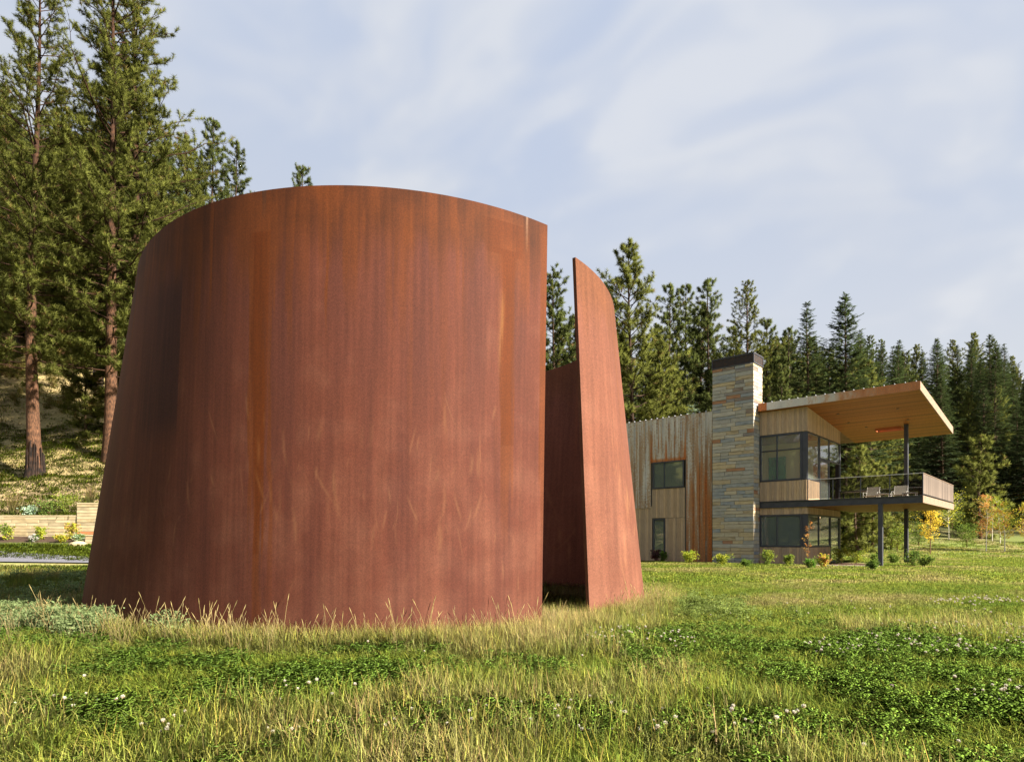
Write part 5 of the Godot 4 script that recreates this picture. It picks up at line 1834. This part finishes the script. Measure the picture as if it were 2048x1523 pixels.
	for q in [[24, 32.2, 1.15, "tall feathery grass clump on the terrace at the left edge"], [82, 32.6, 0.85, "feathery grass clump on the terrace between the green mounds"], [180, 32.0, 1.0, "feathery grass clump above the higher wall block by the sculpture"]]:
		var o := MeshInstance3D.new()
		o.name = numbered("grass_clump")
		o.mesh = tuft
		o.material_override = M.grass
		o.position = at_px(q[0], q[1])
		if i2 == 2:
			o.position.y = 3.17
		o.rotation.y = i2 * 1.7
		o.scale = Vector3(q[2], q[2], q[2])
		add_child(o)
		tag(o, q[3], "grass clump")
		i2 += 1
	make_flowers()

func where_flower(d: float, x: float) -> String:
	var px := 1024.0 + x / d * FOCAL
	if d > 6.2:
		return "white clover blossom in the dense dark clover patch at right" if px > 1550.0 else "white clover blossom in the clover just right of the sculpture's opening" if px > 1100.0 else "white clover blossom in the grass before the steel sculpture"
	if px > 1500.0:
		return "white clover blossom low in the right corner of the meadow"
	if px > 1050.0:
		return "white clover blossom in the clover at the bottom, right of the middle"
	if px > 560.0:
		return "white clover blossom in the clover at the bottom, left of the middle"
	return "white clover blossom in the grass near the bottom left corner"

func make_flowers() -> void:
	var hm := flower_head(521, Color(0.62, 0.58, 0.5), Color(0.44, 0.3, 0.21))
	var hp := flower_head(522, Color(0.45, 0.25, 0.45), Color(0.34, 0.2, 0.3))
	var sm := MB.new()
	sm.tube(PackedVector3Array([Vector3(0, -0.2, 0), Vector3(0.006, -0.1, 0.003), Vector3(0, -0.004, 0)]), PackedFloat32Array([0.0014, 0.0013, 0.0011]), 4)
	sm.paint(Color(0.14, 0.18, 0.05))
	var stem := sm.mesh()
	var spots := []
	var r := RandomNumberGenerator.new()
	r.seed = 606
	var tries := 0
	while spots.size() < 520 and tries < 60000:
		tries += 1
		var d := sqrt(lerpf(12.0, 190.0, r.randf()))
		var px := r.randf_range(-10, 2058)
		var x := (px - 1024.0) / FOCAL * d
		var py := 1083.0 + EYE / d * FOCAL
		var cl := clover_at(px, py) + noise_c.get_noise_2d(x, d) * 0.4
		if cl < 0.3 and r.randf() > 0.02:
			continue
		if px < 1150.0 and d > 8.2 or in_sculpture(x, d) < 0.3:
			continue
		if px < 1200.0 and r.randf() < 0.35:
			continue
		spots.append([d, x])
	spots.sort_custom(func(a, b): return a[0] < b[0])
	var proto: Node3D = null
	var rest := []
	for i in spots.size():
		var d: float = spots[i][0]
		var x: float = spots[i][1]
		var at := Vector3(x, hgt(x, d) + r.randf_range(0.11, 0.2), -d)
		var k := r.randf_range(0.65, 1.1) * (1.0 + 0.03 * maxf(d - 6.0, 0.0))
		if i < 300:
			if proto == null:
				proto = thing("clover_flower", where_flower(d, x), "flower", at, 0.0, "white clover blossoms")
				part("blossom", hm, M.petal, proto)
				part("stem", stem, M.grass, proto)
			else:
				var f: Node3D = proto.duplicate()
				f.name = numbered("clover_flower")
				add_child(f)
				f.position = at
				f.rotation = Vector3(r.randf_range(-0.3, 0.3), r.randf() * TAU, r.randf_range(-0.3, 0.3))
				f.scale = Vector3(k, k, k)
				tag(f, where_flower(d, x), "flower", "white clover blossoms")
		else:
			rest.append([at, k, Color(1, 1, 1)])
	scatter("far_clover_blossoms", "white clover blossoms in the patch farther back", hm, M.petal, rest)
	var purple: Node3D = null
	for q in [[1784, 1374], [1773, 1391], [1797, 1410], [1704, 1385], [1292, 1215], [1745, 1262], [1286, 1208], [2030, 1250]]:
		var d: float = EYE * FOCAL / (q[1] + 22.0 - 1083.0)
		var at := at_px(q[0], d) + Vector3(0, 0.1, 0)
		if purple == null:
			purple = thing("red_clover_flower", "pale purple clover blossom among the dry grass at right", "flower", at, 0.0, "purple clover blossoms")
			part("blossom", hp, M.petal, purple)
			part("stem", stem, M.grass, purple)
			purple.scale = Vector3(1.2, 1.2, 1.2)
		else:
			copy_of(purple, "red_clover_flower", at, q[0] * 0.1, 1.2, "pale purple clover blossom in the grass beside the right hand steel plate" if q[0] < 1400 else "pale purple clover blossom in the far clover at right" if q[1] < 1300 else "pale purple clover blossom among the dry grass at right", "flower", "purple clover blossoms")

# ---------------------------------------------------------------- the scene
func _ready() -> void:
	rng.seed = 20240
	for q in [[noise_a, 3, 0.02, 4], [noise_b, 4, 0.16, 4], [noise_c, 8, 0.75, 3]]:
		q[0].seed = q[1]
		q[0].frequency = q[2]
		q[0].fractal_octaves = q[3]
		q[0].noise_type = FastNoiseLite.TYPE_SIMPLEX_SMOOTH
	var cam := Camera3D.new()
	cam.name = "camera"
	cam.position = Vector3(0, EYE, 0)
	var near := 0.1
	cam.set_frustum(near * 1523.0 / FOCAL, Vector2(0, near * (1083.0 - 761.5) / FOCAL), near, 900.0)
	add_child(cam)
	cam.current = true
	var env := Environment.new()
	env.background_mode = Environment.BG_SKY
	env.sky = make_sky()
	env.tonemap_mode = Environment.TONE_MAPPER_LINEAR
	env.tonemap_exposure = EXPO
	env.sdfgi_enabled = true
	env.ssao_enabled = true
	env.ssil_enabled = true
	var we := WorldEnvironment.new()
	we.name = "environment"
	we.environment = env
	add_child(we)
	var sun := DirectionalLight3D.new()
	sun.name = "sun"
	sun.light_energy = 1.6
	sun.light_color = Color(1.0, 0.96, 0.89)
	sun.light_angular_distance = 2.5
	sun.shadow_enabled = true
	var to_sun := Vector3(0.92, 0.66, 0.48).normalized()
	add_child(sun)
	sun.look_at_from_position(to_sun * 100.0, Vector3.ZERO)
	make_materials()
	make_terrain()
	make_sculpture()
	make_house()
	# walls, bed, slabs
	stone_wall("long low wall of pale stone at the foot of the left slope", -36.0, -20.9, 1.3, 2.57, 31.0, 0.4, true)
	stone_wall("higher pale stone wall block next to the sculpture's left side", -20.895, -13.0, 1.2, 3.17, 30.95, 0.45, true)
	stone_wall("short lowest stone wall block just left of the sculpture, by the lawn", -19.6, -13.0, 1.0, 1.62, 29.6, 0.4, true)
	var boulder := MB.new()
	var bn := FastNoiseLite.new()
	bn.seed = 3
	var sph := SphereMesh.new()
	sph.radius = 1.0
	sph.height = 2.0
	sph.radial_segments = 22
	sph.rings = 12
	var st := SurfaceTool.new()
	var arr := sph.get_mesh_arrays()
	var vv: PackedVector3Array = arr[Mesh.ARRAY_VERTEX]
	for i in vv.size():
		vv[i] = vv[i] * (1.0 + 0.25 * bn.get_noise_3d(vv[i].x * 90, vv[i].y * 90, vv[i].z * 90)) * Vector3(0.42, 0.2, 0.3)
	arr[Mesh.ARRAY_VERTEX] = vv
	var bm := ArrayMesh.new()
	bm.add_surface_from_arrays(Mesh.PRIMITIVE_TRIANGLES, arr)
	st.create_from(bm, 0)
	st.generate_normals()
	var rock := part("boulder", st.commit(), M.pale_stone[2], self, at_px(156, 29.2))
	tag(rock, "flat pale boulder at the lawn's edge left of the sculpture", "boulder")
	var bed := MB.new()
	var bed_pts := [[-13.5, 0.9], [-9.0, 0.95], [-5.2, 1.7], [-2.4, 1.8], [0.4, 1.5], [2.6, 1.2], [5.4, 0.8], [6.6, -0.5]]
	var hf := Transform3D(Basis(Vector3.UP, -0.7295), Vector3(16.33, 0, -35.7))
	for i in bed_pts.size() - 1:
		var a: Vector3 = hf * Vector3(bed_pts[i][0], 0.012, bed_pts[i][1])
		var b: Vector3 = hf * Vector3(bed_pts[i + 1][0], 0.012, bed_pts[i + 1][1])
		var c: Vector3 = hf * Vector3(bed_pts[i + 1][0], 0.012, -5.5)
		var d: Vector3 = hf * Vector3(bed_pts[i][0], 0.012, -5.5)
		bed.quad(a, d, c, b)
	struct("mulch_bed", bed.mesh(), M.mulch)
	for i in 2:
		var s := thing("paving_slab", ["flat pale paving slab in the bed right of the house corner", "flat pale paving slab nearer the front deck post"][i], "slab", hf * Vector3([1.6, 3.0][i], 0.02, [1.35, 1.0][i]), -0.7295 + 0.1, "paving slabs by the deck")
		part("slab", chx(Vector3(-0.75, 0, -0.4), Vector3(0.75, 0.06, 0.4), 0.01), M.slab, s)
	make_trees()
	make_grass()
